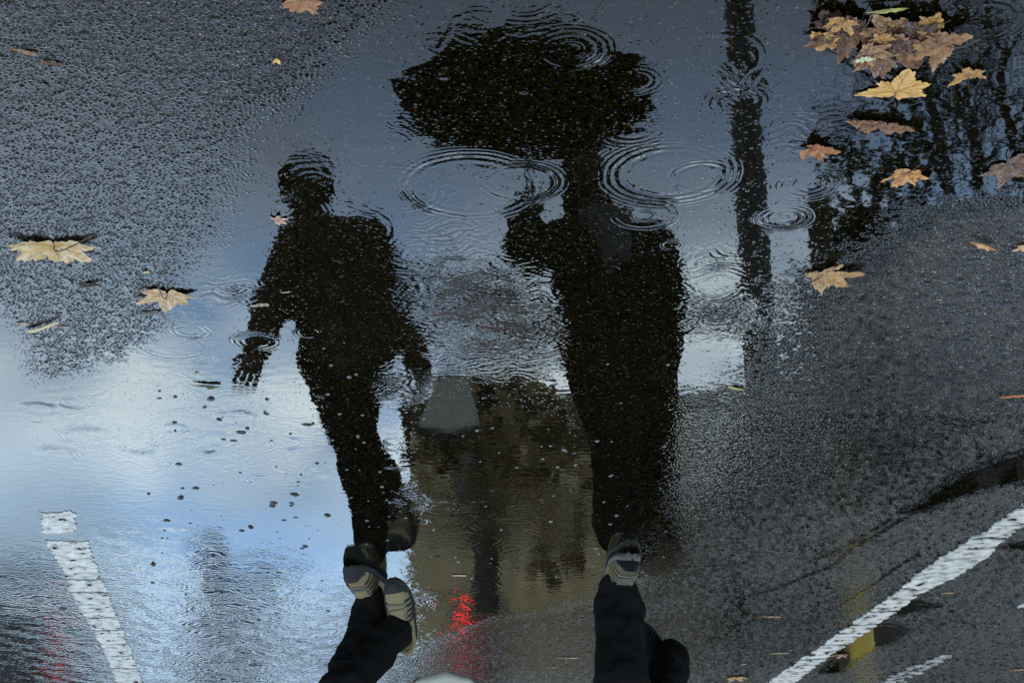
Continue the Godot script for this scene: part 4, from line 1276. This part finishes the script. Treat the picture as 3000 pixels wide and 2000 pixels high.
		for i in 9:
			var t := i / 8.0 * 1.015
			pts.append(axis + Vector3(cos(a0) * R0 * t, -0.25 * pow(t, 1.9) - 0.006, sin(a0) * R0 * t))
			rad.append(0.0025)
		b.tube(pts, rad, 5)
		var rib := obj("rib", b.mesh(), steel, um)
		b = MB.new()
		b.tube([axis * 0.55, axis + Vector3(cos(a0) * R0 * 0.5, -0.085, sin(a0) * R0 * 0.5)], [0.002, 0.002], 5)
		obj("stretcher", b.mesh(), steel, rib)

# ---------------------------------------------------------------- road markings
func chunk(m: MB, outline: Array, y0: float, y1: float, tint: Color) -> void:
	var p := PackedVector2Array(outline)
	if Geometry2D.is_polygon_clockwise(p):
		p.reverse()
	var t := Geometry2D.triangulate_polygon(p)
	if t.is_empty():
		return
	m.tint = tint
	var first := m.v.size()
	for q in p:
		m.vert(Vector3(q.x, y1, q.y), Vector3.UP, q)
	for k in range(0, t.size(), 3):
		var a := p[t[k]]
		var b := p[t[k + 1]]
		var c := p[t[k + 2]]
		if (b - a).cross(c - a) > 0:
			m.tri(first + t[k], first + t[k + 1], first + t[k + 2])
		else:
			m.tri(first + t[k], first + t[k + 2], first + t[k + 1])
	for i in p.size():
		var a := p[i]
		var b := p[(i + 1) % p.size()]
		m.face(Vector3(a.x, y0, a.y), Vector3(a.x, y1, a.y), Vector3(b.x, y1, b.y), Vector3(b.x, y0, b.y))

func edge_at(line: Array, z: float) -> float:   # x of an edge at that depth; the edges run on in z
	for i in line.size() - 1:
		var a: Vector2 = line[i]
		var b: Vector2 = line[i + 1]
		if (a.y - z) * (b.y - z) <= 0.0 and a.y != b.y:
			return lerpf(a.x, b.x, (z - a.y) / (b.y - a.y))
	return line[0].x if absf(line[0].y - z) < absf(line[-1].y - z) else line[-1].x

func strip(called: String, label: String, a: Array, b: Array, cuts: Array, worn: Array, paint: Material, tint: float, top: float, gap := 0.034) -> void:
	# a painted line between the edges a and b, broken across into chunks
	var o := Node3D.new()
	o.name = numbered(called)
	o.set_meta("label", label)
	o.set_meta("category", "road marking")
	add_child(o)
	var rough := FastNoiseLite.new()
	rough.seed = 31
	rough.frequency = 1.0
	rough.fractal_octaves = 3
	var za: float = a[0].y
	var zb: float = a[-1].y
	for i in cuts.size() - 1:
		if worn.size() and cuts[i] >= worn[0] - 0.001 and cuts[i] < worn[1] - 0.01:
			continue
		var z0 := lerpf(za, zb, cuts[i])
		var z1 := lerpf(za, zb, cuts[i + 1])
		var n := maxi(4, int(absf(z1 - z0) / 0.012))
		var m := MB.new()
		var g := tint * rng.randf_range(0.9, 1.06)
		m.tint = Color(g, g * 0.99, g * 0.95)
		var rows := []
		for k in n + 1:
			var row := []
			var u := float(k) / n
			for q in 13:
				var s := q / 12.0
				var z := lerpf(z0, z1, u)
				var x := lerpf(edge_at(a, z), edge_at(b, z), s)
				var end := 0.03 * rough.get_noise_2d(x * 9.0, cuts[i] * 70.0) * (1.0 - u) + 0.03 * rough.get_noise_2d(x * 9.0, float(cuts[i + 1]) * 70.0) * u
				end += signf(z1 - z0) * gap * (0.5 - u) * (0.35 if (i + int(u + 0.5)) % 3 == 1 else 1.0) * (1.0 + rough.get_noise_2d(x * 25.0, u * 3.0))
				var ragged := 0.016 * rough.get_noise_2d(x * 22.0, z * 22.0) * (1.0 if q == 0 or q == 12 else 0.4)
				row.append(Vector3(x + ragged, top, z + end))
			rows.append(row)
		var flipped: bool = (rows[0][12].x - rows[0][0].x) * (rows[-1][0].z - rows[0][0].z) > 0.0
		m.grid(rows, false, flipped)
		for r in [0, n]:
			for q in 12:
				m.face(rows[r][q], rows[r][q + 1], rows[r][q + 1] - Vector3(0, top - 0.001, 0), rows[r][q] - Vector3(0, top - 0.001, 0))
		for q in [0, 12]:
			for r in n:
				m.face(rows[r][q], rows[r + 1][q], rows[r + 1][q] - Vector3(0, top - 0.001, 0), rows[r][q] - Vector3(0, top - 0.001, 0))
		for k in m.v.size():
			m.uv[k] = Vector2(m.v[k].x, m.v[k].z)
		obj("paint_chunk", m.mesh(), paint, o)
	if worn.size():
		var m := MB.new()
		for k in int(worn[2]):
			var z := lerpf(za, zb, rng.randf_range(worn[0], worn[1]))
			var c := Vector2(lerpf(edge_at(a, z), edge_at(b, z), rng.randf_range(0.0, 1.0)), z)
			var s := rng.randf_range(0.004, 0.014)
			var poly := []
			for q in 7:
				var an := TAU * q / 7.0
				poly.append(c + Vector2(cos(an) * 1.6, sin(an)) * s * rng.randf_range(0.6, 1.2))
			var g := tint * rng.randf_range(0.85, 1.05)
			chunk(m, poly, 0.0015, top - 0.0006 + 0.0000035 * (k % 300), Color(g, g * 0.99, g * 0.95))
		var f := obj("worn_paint", m.mesh(), paint, o)
		f.set_meta("kind", "stuff")

func paint_material(rough: float, wave := 0.0, chips := 0.27) -> StandardMaterial3D:
	var m := vcol(rough, 0.45)
	var f := FastNoiseLite.new()
	f.seed = 6
	f.frequency = 0.016
	f.fractal_octaves = 5
	var t := NoiseTexture2D.new()
	t.noise = f; t.width = 512; t.height = 512; t.seamless = true
	var g := Gradient.new()
	g.offsets = PackedFloat32Array([0.0, chips, chips + 0.03, 0.5, 1.0])
	g.colors = PackedColorArray([Color(0.3, 0.3, 0.28, 0), Color(0.45, 0.44, 0.4, 0), Color(0.62, 0.61, 0.56, 1), Color(0.86, 0.86, 0.83, 1), Color(1, 1, 1, 1)])
	t.color_ramp = g
	m.transparency = BaseMaterial3D.TRANSPARENCY_ALPHA_SCISSOR
	m.alpha_scissor_threshold = 0.5
	m.albedo_texture = t
	var h := NoiseTexture2D.new()
	var f2 := FastNoiseLite.new()
	f2.seed = 9
	f2.frequency = 0.12
	h.noise = f2; h.width = 512; h.height = 512; h.seamless = true
	m.heightmap_enabled = true
	m.heightmap_texture = h
	m.heightmap_scale = 0.025 + wave
	m.uv1_scale = Vector3(1.9, 1.9, 1)
	return m

func build_marks() -> void:
	var wet := paint_material(0.45, 0.0, 0.22)
	var a := [Vector2(-1.214, -8.416), Vector2(-1.234, -8.283), Vector2(-1.358, -7.466), Vector2(-1.418, -6.957), Vector2(-1.467, -6.630), Vector2(-1.522, -6.153), Vector2(-1.575, -5.752), Vector2(-1.613, -5.604), Vector2(-1.630, -5.467), Vector2(-1.653, -5.268), Vector2(-1.683, -5.045)]
	var b := [Vector2(-1.346, -8.439), Vector2(-1.368, -8.283), Vector2(-1.440, -7.557), Vector2(-1.504, -7.178), Vector2(-1.547, -6.824), Vector2(-1.585, -6.459), Vector2(-1.650, -6.217), Vector2(-1.696, -5.908), Vector2(-1.706, -5.641), Vector2(-1.723, -5.519), Vector2(-1.758, -5.302)]
	strip("lane_line", "cracked white diagonal road line across wet asphalt beside the yellow reflection", a, b, [0.0, 0.1, 0.21, 0.3, 0.37, 0.42, 0.49, 0.55, 0.6, 0.645, 0.715, 0.77, 0.81, 0.86, 0.92, 1.0], [0.645, 0.77, 900], wet, 0.6, 0.0072)
	var film_paint := paint_material(0.1, 0.25, 0.2)
	var c := [Vector2(1.609, -5.636), Vector2(1.614, -5.685), Vector2(1.630, -5.867), Vector2(1.643, -5.986), Vector2(1.656, -6.128), Vector2(1.693, -6.370), Vector2(1.722, -6.579), Vector2(1.739, -6.778), Vector2(1.771, -7.095), Vector2(1.803, -7.403), Vector2(1.846, -7.776), Vector2(1.925, -8.283), Vector2(2.018, -8.891)]
	var d := [Vector2(1.472, -5.636), Vector2(1.469, -5.669), Vector2(1.504, -5.908), Vector2(1.520, -6.065), Vector2(1.547, -6.237), Vector2(1.555, -6.370), Vector2(1.584, -6.579), Vector2(1.613, -6.824), Vector2(1.636, -7.013), Vector2(1.668, -7.263), Vector2(1.701, -7.530), Vector2(1.736, -7.815), Vector2(1.856, -8.648)]
	strip("dashed_line", "worn white road line under a film of water with a break near one end", c, d, [0.02, 0.13, 0.19, 0.25, 0.31, 0.38, 0.45, 0.53, 0.61, 0.7, 0.8, 0.9, 1.0], [], film_paint, 0.62, 0.0072)
	var e := [Vector2(1.550, -5.351), Vector2(1.560, -5.426), Vector2(1.578, -5.503), Vector2(1.602, -5.620)]
	var f := [Vector2(1.436, -5.341), Vector2(1.447, -5.426), Vector2(1.467, -5.529), Vector2(1.492, -5.609)]
	strip("dashed_line", "short detached block of white paint standing in the puddle", e, f, [0.0, 1.0], [], film_paint, 0.7, 0.0072)
	strip("faded_line", "faded speckled white line past the diagonal road line", [Vector2(-1.773, -8.416), Vector2(-1.842, -7.935), Vector2(-1.942, -7.623)], [Vector2(-1.871, -8.473), Vector2(-1.926, -8.037), Vector2(-1.978, -7.689)], [], [0.0, 1.0, 130], wet, 0.4, 0.0072)
	strip("short_mark", "small white paint mark at the road edge beyond the diagonal line", [Vector2(-2.014, -6.733), Vector2(-2.057, -6.666), Vector2(-2.155, -6.644)], [Vector2(-2.024, -6.748), Vector2(-2.080, -6.748), Vector2(-2.187, -6.756)], [0.0, 1.0], [], wet, 0.6, 0.0072)

# ---------------------------------------------------------------- leaves
const LOBED := [[0, 1.0], [5, 0.87], [9, 0.88], [15, 0.72], [20, 0.7], [27, 0.55], [34, 0.64], [39, 0.78], [43, 0.77], [50, 1.0], [55, 0.86], [59, 0.85], [66, 0.68], [76, 0.53], [86, 0.6], [95, 0.72], [101, 0.86], [107, 0.7], [118, 0.56], [134, 0.46], [152, 0.36], [170, 0.26], [180, 0.08]]
const PLAIN := [[0, 1.0], [10, 0.82], [25, 0.6], [45, 0.44], [70, 0.36], [90, 0.34], [115, 0.36], [140, 0.46], [165, 0.66], [180, 0.75]]

func rim(shape: Array, deg: float) -> float:
	var d := absf(deg)
	for i in shape.size() - 1:
		if d <= shape[i + 1][0]:
			return lerpf(shape[i][1], shape[i + 1][1], (d - shape[i][0]) / (shape[i + 1][0] - shape[i][0]))
	return shape[-1][1]

func leaf(label: String, x: float, z: float, half: float, tip: float, one: Color, two: Color, o := {}) -> void:
	# tip: the way the leaf points, degrees on the ground (0 away from the camera, 90 towards +x)
	var y: float = o.get("y", 0.0048)
	var t := thing("leaf", label, "leaf", Vector3(x, y, z), o.get("group", ""))
	t.rotation.y = deg_to_rad(-tip)
	var shape: Array = PLAIN if o.get("plain", false) else LOBED
	var size: float = half * o.get("grow", 1.1 if o.get("plain", false) else 1.28)
	var thin: float = o.get("thin", 1.0)
	var curl: float = o.get("curl", 0.08) * 0.6
	var fold: float = o.get("fold", 0.0)
	var bumpy: float = o.get("bumpy", 0.03)
	var f := FastNoiseLite.new()
	f.seed = int(x * 7919.0 + z * 104729.0)
	f.frequency = 1.0
	var place := func(u: float, deg: float) -> Vector3:
		var a := deg_to_rad(deg)
		var r: float = u * rim(shape, deg) * (1.0 + 0.14 * f.get_noise_2d(deg * 0.35, 5.0) * u) * (1.0 + 0.55 * f.get_noise_2d(sin(a) * 0.9, 11.0 + cos(a) * 0.9) * u)
		var px := sin(a) * r * thin
		var pz := -cos(a) * r
		var h := curl * (px * px * 1.2 + pz * pz * 0.5) + fold * absf(px) + bumpy * (f.get_noise_2d(px * 3.1, pz * 3.1) + 0.35 * f.get_noise_2d(px * 8.0, pz * 8.0) + 0.4) + 0.02 * absf(sin(deg * 0.13)) * u
		h += o.get("droop", 0.0) * pz
		return Vector3(px, maxf(h, 0.0), pz) * size
	var b := MB.new()
	var na := 132
	var nr := 14
	var rows := []
	for i in nr + 1:
		var row := []
		for k in na:
			row.append(place.call(0.01 + 0.99 * i / nr, -180.0 + 360.0 * k / na))
		rows.append(row)
	b.grid(rows, true)
	for i in b.v.size():
		var q: Vector3 = b.v[i] / size
		var e: float = (b.uv[i].y) * float(nr + 1) / nr
		var s := clampf(0.5 + 1.1 * f.get_noise_2d(q.x * 2.2 + 4.0, q.z * 2.2) + 0.5 * f.get_noise_2d(q.x * 9.0, q.z * 9.0) + 0.35 * f.get_noise_2d(q.x * 26.0, q.z * 26.0) + (e - 0.6) * 0.35, 0.0, 1.0)
		var cc := one.lerp(two, s)
		var spot := f.get_noise_2d(q.x * 16.0 + 30.0, q.z * 16.0)
		if spot > 0.36:
			cc = cc * 0.4
		b.c[i] = cc
	var m: StandardMaterial3D = leaf_mats[0 if o.get("wet", true) else 1]
	obj("blade", b.mesh(), m, t)
	b = MB.new()
	var ways := [0.0, 51.0, -51.0, 103.0, -103.0] if shape == LOBED else [0.0]
	for w in ways:
		var pts := []
		var rad := []
		for i in 9:
			pts.append(place.call(0.02 + 0.9 * i / 8.0, w) + Vector3(0, 0.0006, 0))
			rad.append(size * 0.009 * (1.0 - 0.09 * i))
		b.tube(pts, rad, 5)
		if half > 0.03:
			for i in range(2, 8):
				for s in [-1.0, 1.0]:
					var p0: Vector3 = place.call(0.02 + 0.9 * i / 8.0, w)
					var p1: Vector3 = place.call(0.02 + 0.9 * (i + 1.3) / 9.0, w + s * (13.0 if shape == LOBED else 22.0))
					b.tube([p0 + Vector3(0, 0.0004, 0), p1 + Vector3(0, 0.0004, 0)], [size * 0.004, size * 0.002], 4)
	var vein := one.lerp(two, 0.5) * 0.8
	obj("vein", b.mesh(), mat(lin(vein.r, vein.g, vein.b), 0.5), t)
	var stalk: Array = o.get("stem", [0.55, 0.5 * sin(x * 40.0), 0.06] if shape == LOBED else [])
	if stalk.size():
		# length in leaf sizes, bend sideways, lift
		b = MB.new()
		var pts := []
		var rad := []
		var base: Vector3 = place.call(0.5, 180.0)
		for i in 8:
			var q := i / 7.0
			pts.append(base + Vector3(float(stalk[1]) * q * q, float(stalk[2]) * sin(q * PI * 0.9) + 0.012, float(stalk[0]) * q) * size)
			rad.append(size * (0.016 + (0.014 if i == 7 else 0.0)))
		b.tube(pts, rad, 6)
		obj("stem", b.mesh(), mat(lin(0.05, 0.03, 0.018), 0.5), t)

var leaf_mats := []

func twig(label: String, pts: Array, r: float, c: Color) -> void:
	var a: Vector2 = pts[0]
	var t := thing("twig", label, "twig", Vector3(a.x, 0.0055 + r, a.y))
	var b := MB.new()
	var q := []
	var rad := []
	for i in pts.size():
		q.append(Vector3(pts[i].x - a.x, 0.002 * (i % 2), pts[i].y - a.y))
		rad.append(r * (1.0 - 0.12 * i))
	b.tube(q, rad, 7)
	obj("bark", b.mesh(), mat(c, 0.55), t)
	b = MB.new()
	var m: Vector3 = q[q.size() / 2]
	b.tube([m, m + Vector3(r * 2.5, r * 1.5, -r * 4.0)], [r * 0.5, r * 0.25], 5)
	obj("side_shoot", b.mesh(), mat(c, 0.55), t)

func build_leaves() -> void:
	for k in 2:
		var m := vcol(0.2 if k == 0 else 0.42, 0.45)
		m.cull_mode = BaseMaterial3D.CULL_DISABLED
		m.backlight_enabled = true
		m.backlight = Color(0.2, 0.16, 0.08)
		leaf_mats.append(m)
	var gold := Color(0.5, 0.26, 0.055)
	var straw := Color(0.46, 0.33, 0.16)
	var pale := Color(0.5, 0.4, 0.23)
	var tan := Color(0.3, 0.165, 0.065)
	var rust := Color(0.24, 0.08, 0.025)
	var brown := Color(0.12, 0.055, 0.022)
	var plum := Color(0.07, 0.034, 0.02)
	var dark := Color(0.05, 0.025, 0.018)
	var green := Color(0.3, 0.36, 0.16)
	# on the rough asphalt
	leaf("orange brown leaf crossing the wet asphalt near the small yellow scrap", 0.348, -2.394, 0.0376, 20.0, tan, rust, {"curl": 0.1, "wet": false})
	leaf("twisted pink brown leaf strip on rough asphalt", 0.850, -2.553, 0.0259, 118.0, tan, brown, {"plain": true, "thin": 0.6, "fold": 0.3, "curl": 0.2})
	leaf("dull plum leaf strip touching the twisted one", 0.813, -2.590, 0.0277, 110.0, plum, brown, {"plain": true, "thin": 0.45, "fold": 0.4})
	leaf("tiny bright yellow leaf scrap with dark stalk", 0.415, -2.581, 0.0084, 10.0, Color(0.8, 0.6, 0.12), gold, {"plain": true, "thin": 2.2, "curl": 0.5, "fold": 0.6, "stem": [0.8, 0.3, 0.5], "wet": false})
	leaf("large golden maple leaf with pale middle and long stem on rough asphalt", 0.995, -3.337, 0.0872, 4.0, Color(0.4, 0.24, 0.05), pale, {"grow": 1.2, "curl": 0.16, "bumpy": 0.05, "stem": [0.75, -0.9, 0.28], "wet": false})
	leaf("tan maple leaf with wet white sheen at the puddle edge", 0.800, -3.598, 0.0686, 12.0, Color(0.38, 0.22, 0.1), straw, {"grow": 1.2, "curl": 0.14, "bumpy": 0.05, "stem": [0.75, 0.25, 0.3]})
	leaf("dark brown curled leaf scrap between the two maple leaves", 0.965, -3.544, 0.0299, 75.0, dark, plum, {"plain": true, "thin": 0.5, "fold": 0.7, "stem": [0.5, 0.2, 0.2]})
	leaf("tiny pale leaf chip near the tan leaf stem", 0.823, -3.475, 0.0098, 60.0, pale, straw, {"plain": true, "thin": 1.4, "fold": 0.4, "wet": false})
	leaf("small pale seed husk by the straw coloured stick", 1.183, -3.771, 0.0137, 80.0, straw, tan, {"plain": true, "thin": 0.7, "fold": 0.4})
	leaf("tiny tan husk beside the straw coloured stick tip", 1.090, -3.793, 0.0106, 95.0, straw, tan, {"plain": true, "thin": 0.7, "fold": 0.4})
	twig("straw coloured stick lying on rough asphalt", [Vector2(1.177, -3.812), Vector2(1.147, -3.795), Vector2(1.115, -3.774), Vector2(1.090, -3.752)], 0.0045, lin(0.5, 0.38, 0.2))
	leaf("dark olive leaf scrap half sunk at the puddle edge", 0.853, -3.705, 0.0331, 80.0, dark, Color(0.05, 0.06, 0.03), {"plain": true, "thin": 0.6, "curl": 0.3})
	# in the puddle
	leaf("small reddish leaf floating against the hooded head", 0.496, -3.214, 0.0220, 250.0, rust, Color(0.55, 0.36, 0.28), {"curl": 0.2, "grow": 1.15})
	leaf("small brown leaf floating on the mirrored sleeve", 0.590, -3.661, 0.0277, 80.0, brown, Color(0.36, 0.28, 0.2), {"plain": true, "thin": 0.8, "curl": 0.2})
	leaf("tiny green leaf bit floating in bright water", 0.818, -4.107, 0.0113, 20.0, green, Color(0.2, 0.2, 0.08), {"plain": true, "thin": 1.2, "fold": 0.3})
	leaf("dark green curled leaf floating in bright water", 0.803, -4.192, 0.0414, 285.0, dark, Color(0.1, 0.13, 0.04), {"plain": true, "thin": 0.55, "fold": 0.5, "curl": 0.3})
	leaf("pinkish leaf scrap floating by the red reflection", 0.193, -6.185, 0.0325, 100.0, Color(0.55, 0.3, 0.2), straw, {"plain": true, "thin": 0.8, "curl": 0.2})
	leaf("bright golden leaf floating flat beside the bare branches", -0.701, -2.687, 0.0619, 185.0, gold, Color(0.56, 0.33, 0.09), {"grow": 1.2, "curl": 0.04, "bumpy": 0.02})
	leaf("small curled tan leaf floating with its stem up", -0.816, -2.631, 0.0296, 160.0, tan, gold, {"curl": 0.45, "bumpy": 0.12, "stem": [0.6, 0.1, 0.8]})
	leaf("long folded brown leaf floating below the golden leaf", -0.695, -2.804, 0.0755, 100.0, brown, Color(0.24, 0.11, 0.05), {"plain": true, "thin": 0.75, "fold": 0.25, "bumpy": 0.12, "grow": 1.0})
	leaf("narrow brown leaf with thin dark stem floating near the lamp reflection", -0.583, -2.897, 0.0438, 285.0, Color(0.4, 0.19, 0.08), rust, {"thin": 0.7, "fold": 0.3, "bumpy": 0.1, "stem": [0.8, 0.1, 0.1]})
	leaf("red and orange leaf in the bright patch under the branches", -0.789, -3.000, 0.0416, 20.0, rust, Color(0.6, 0.33, 0.1), {"curl": 0.35, "bumpy": 0.1})
	leaf("large plum brown leaf with thick stem under the branches", -0.985, -2.968, 0.0705, 310.0, plum, Color(0.16, 0.075, 0.035), {"grow": 1.2, "curl": 0.08, "stem": [0.6, -0.5, 0.05]})
	leaf("tan leaf with upright lobe at the end of the puddle", -0.701, -3.496, 0.0650, 250.0, tan, Color(0.42, 0.26, 0.11), {"curl": 0.2, "bumpy": 0.1, "stem": [0.55, -0.2, 0.1]})
	# cluster at the water's edge
	var pile := [
		[-0.535, -2.457, 0.0384, 210, dark, plum, "nearly black leaf in the cluster"], [-0.582, -2.474, 0.0579, 60, plum, brown, "broad purple brown leaf in the cluster"],
		[-0.531, -2.506, 0.0345, 250, tan, gold, "golden leaf tip poking out of the cluster"], [-0.644, -2.525, 0.0679, 300, plum, Color(0.22, 0.1, 0.04), "dark plum leaf spread across the cluster"],
		[-0.648, -2.470, 0.0460, 140, brown, tan, "brown leaf with ragged edge in the cluster"], [-0.714, -2.449, 0.0339, 80, gold, tan, "bright orange leaf corner on the cluster"],
		[-0.696, -2.484, 0.0492, 100, plum, dark, "wet black brown leaf on top of the cluster"], [-0.746, -2.508, 0.0586, 105, Color(0.22, 0.1, 0.04), tan, "long brown leaf at the end of the cluster"],
		[-0.631, -2.553, 0.0381, 340, brown, Color(0.16, 0.13, 0.08), "sunken brown leaf below the cluster"], [-0.557, -2.439, 0.0294, 20, tan, gold, "small ochre leaf standing in the cluster"],
		[-0.631, -2.495, 0.0224, 200, gold, tan, "small golden leaf in the middle of the cluster"], [-0.615, -2.529, 0.0378, 280, Color(0.3, 0.17, 0.1), tan, "curled russet leaf in the cluster"]]
	for i in pile.size():
		var q: Array = pile[i]
		leaf(q[6], q[0], q[1], q[2], q[3], q[4], q[5], {"y": 0.006 + 0.0011 * i, "curl": 0.16, "bumpy": 0.12, "fold": 0.08})
	leaf("pale green leaf scrap lying on the cluster", -0.614, -2.542, 0.0205, 80.0, Color(0.45, 0.52, 0.3), Color(0.62, 0.6, 0.36), {"plain": true, "thin": 0.9, "curl": 0.4, "bumpy": 0.15, "y": 0.026})
	leaf("long green yellow leaf blade behind the cluster", -0.629, -2.412, 0.0379, 80.0, Color(0.14, 0.2, 0.05), Color(0.42, 0.36, 0.1), {"plain": true, "thin": 0.4, "fold": 0.3, "y": 0.012})
	twig("thin dark twig across the leaf cluster", [Vector2(-0.545, -2.536), Vector2(-0.571, -2.514), Vector2(-0.603, -2.487), Vector2(-0.618, -2.468)], 0.0022, lin(0.04, 0.025, 0.018))
	# on the right-hand asphalt
	leaf("curled orange brown leaf with dark hollow on grey asphalt", -1.020, -3.326, 0.0397, 300.0, Color(0.42, 0.2, 0.07), Color(0.6, 0.34, 0.12), {"plain": true, "thin": 0.5, "fold": 1.0, "curl": 0.5, "stem": [0.5, 0.3, 0.2], "wet": false})
	leaf("yellowish leaf edge lying past the curled orange leaf", -1.122, -3.346, 0.0209, 60.0, straw, gold, {"curl": 0.2})
	leaf("small yellow green leaf where the puddle turns rough", -0.594, -4.212, 0.0277, 300.0, Color(0.3, 0.2, 0.06), Color(0.4, 0.4, 0.1), {"plain": true, "thin": 0.6, "fold": 0.4})
	leaf("folded rusty leaf on grey asphalt above the long puddle", -1.356, -4.264, 0.0444, 75.0, Color(0.5, 0.2, 0.07), rust, {"plain": true, "thin": 0.5, "fold": 0.5})
	leaf("tiny tan leaf flake below the folded rusty leaf", -1.373, -4.411, 0.0108, 80.0, tan, brown, {"plain": true, "thin": 0.7})
	leaf("thin russet leaf strip between leg and diagonal line", -1.062, -6.855, 0.0463, 95.0, rust, tan, {"plain": true, "thin": 0.6})
	leaf("pink brown leaf at the tip of the yellow reflection", -1.490, -7.595, 0.0431, 75.0, Color(0.4, 0.2, 0.13), brown, {"curl": 0.3})
	leaf("small orange maple leaf by the end of the diagonal line", -1.074, -8.121, 0.0500, 330.0, gold, tan, {"curl": 0.2, "stem": [0.5, 0.2, 0.2]})
	leaf("tiny ochre leaf above the small orange maple leaf", -1.072, -7.805, 0.0181, 80.0, tan, gold, {"plain": true, "thin": 0.9, "fold": 0.3})
	leaf("flat straw coloured leaf in the dark damp strip", -1.198, -7.567, 0.0546, 85.0, Color(0.3, 0.24, 0.13), tan, {"plain": true, "thin": 0.5})
	leaf("small tan leaf just past the diagonal line", -1.695, -6.459, 0.0236, 95.0, straw, gold, {"plain": true, "thin": 0.6})
	leaf("brown leaf scrap stuck on the diagonal line", -1.632, -5.809, 0.0215, 250.0, brown, rust, {"plain": true, "thin": 0.6, "y": 0.0085})
	leaf("thin brown leaf scrap stuck on the lower diagonal line", -1.371, -7.815, 0.0322, 70.0, brown, rust, {"plain": true, "thin": 0.4, "y": 0.0085})
	leaf("orange leaf tip beyond the faded line", -2.397, -7.935, 0.0448, 85.0, gold, tan, {"plain": true, "thin": 0.7})
	leaf("pink leaf shred on sparkling asphalt beside the trouser leg", -0.265, -7.670, 0.0553, 95.0, Color(0.45, 0.26, 0.18), tan, {"plain": true, "thin": 0.4})
	leaf("smaller pink leaf shred below the first one", -0.190, -7.885, 0.0284, 100.0, Color(0.45, 0.26, 0.18), tan, {"plain": true, "thin": 0.5})
	leaf("brown leaf shred at the foot of the slim lamp reflection", 1.183, -7.825, 0.0402, 85.0, brown, dark, {"plain": true, "thin": 0.5, "fold": 0.5})
	leaf("dark brown leaf shred in choppy water", 0.831, -7.845, 0.0444, 95.0, brown, dark, {"plain": true, "thin": 0.45, "fold": 0.5})

func within(a: Vector2, b: Vector2, c: Vector2, d: Vector2) -> Vector2:   # a random place inside four corners on the road
	var u := rng.randf()
	return a.lerp(b, u).lerp(d.lerp(c, u), rng.randf())

# ---------------------------------------------------------------- stones that stand out of the water, and bubbles
func pebble(seed_: int) -> ArrayMesh:
	var b := MB.new()
	var f := FastNoiseLite.new()
	f.seed = seed_
	f.frequency = 1.2
	var rows := []
	for i in 6:
		var la := lerpf(-0.45, 1.5, i / 5.0)
		var row := []
		for k in 10:
			var a := TAU * k / 10.0
			var d := Vector3(cos(a) * cos(la), sin(la) * 0.62, sin(a) * cos(la))
			row.append(d * (1.0 + 0.5 * f.get_noise_3d(d.x, d.y, d.z)))
		rows.append(row)
	b.grid(rows, true, true)
	return b.mesh()

func build_grit() -> void:
	var kinds := []
	for k in 5:
		kinds.append(pebble(k * 13 + 2))
	var m := mat(lin(0.012, 0.011, 0.01), 0.45)
	var spots := []   # place and half a width in metres
	for k in 55:
		spots.append([within(Vector2(0.968, -4.225), Vector2(0.482, -4.225), Vector2(0.629, -5.719), Vector2(1.264, -5.719)), 0.003 + 0.009 * pow(rng.randf(), 2.0)])
	for k in 24:
		spots.append([within(Vector2(1.182, -5.302), Vector2(0.507, -5.023), Vector2(0.758, -7.412), Vector2(1.600, -7.412)), rng.randf_range(0.004, 0.009)])
	for k in 26:
		spots.append([within(Vector2(-0.960, -7.070), Vector2(-2.071, -6.909), Vector2(-2.423, -8.196), Vector2(-1.100, -8.196)), rng.randf_range(0.006, 0.012)])
	for q in [[1.307, -6.028, 0.0127], [1.807, -6.718, 0.0140], [0.266, -5.932, 0.0125], [-0.169, -6.198, 0.0146], [0.727, -5.786, 0.0107], [-1.341, -7.585, 0.0176], [1.819, -8.217, 0.0189], [-0.940, -4.129, 0.0079], [-0.768, -3.826, 0.0085], [-0.749, -6.147, 0.0097], [-0.330, -6.329, 0.0099]]:
		spots.append([Vector2(q[0], q[1]), q[2]])
	for q in spots:
		var s := obj("stone", kinds[rng.randi() % 5], m, road)
		s.position = Vector3(q[0].x, 0.004, q[0].y)
		s.rotation.y = rng.randf() * TAU
		s.scale = Vector3(rng.randf_range(0.7, 1.7), rng.randf_range(0.5, 1.1), rng.randf_range(0.6, 1.2)) * float(q[1])
	var bubble := MB.new()
	var rows := []
	for i in 6:
		var la := PI * 0.5 * i / 5.0
		var row := []
		for k in 12:
			var a := TAU * k / 12.0
			row.append(Vector3(cos(a) * cos(la), sin(la) * 0.6, sin(a) * cos(la)))
		rows.append(row)
	bubble.grid(rows, true, true)
	var bm := bubble.mesh()
	var skinm := mat(Color(1, 1, 1, 0.08), 0.02, 0.6)
	skinm.transparency = BaseMaterial3D.TRANSPARENCY_ALPHA
	var puddle := get_node("puddle")
	for k in 120:
		var g := within(Vector2(0.526, -4.006), Vector2(-0.403, -4.006), Vector2(-0.598, -6.263), Vector2(0.781, -6.263))
		if k % 3 == 0:
			g = within(Vector2(0.535, -3.890), Vector2(0.298, -3.890), Vector2(0.421, -5.775), Vector2(0.757, -5.775))
		var s := obj("bubble", bm, skinm, puddle)
		s.position = Vector3(g.x, 0.0042, g.y)
		s.scale = Vector3.ONE * rng.randf_range(0.0025, 0.0065)


func _ready() -> void:
	rng.seed = 77
	build_light()
	build_ground()
	build_place()
	build_people()
	build_marks()
	build_leaves()
	build_grit()
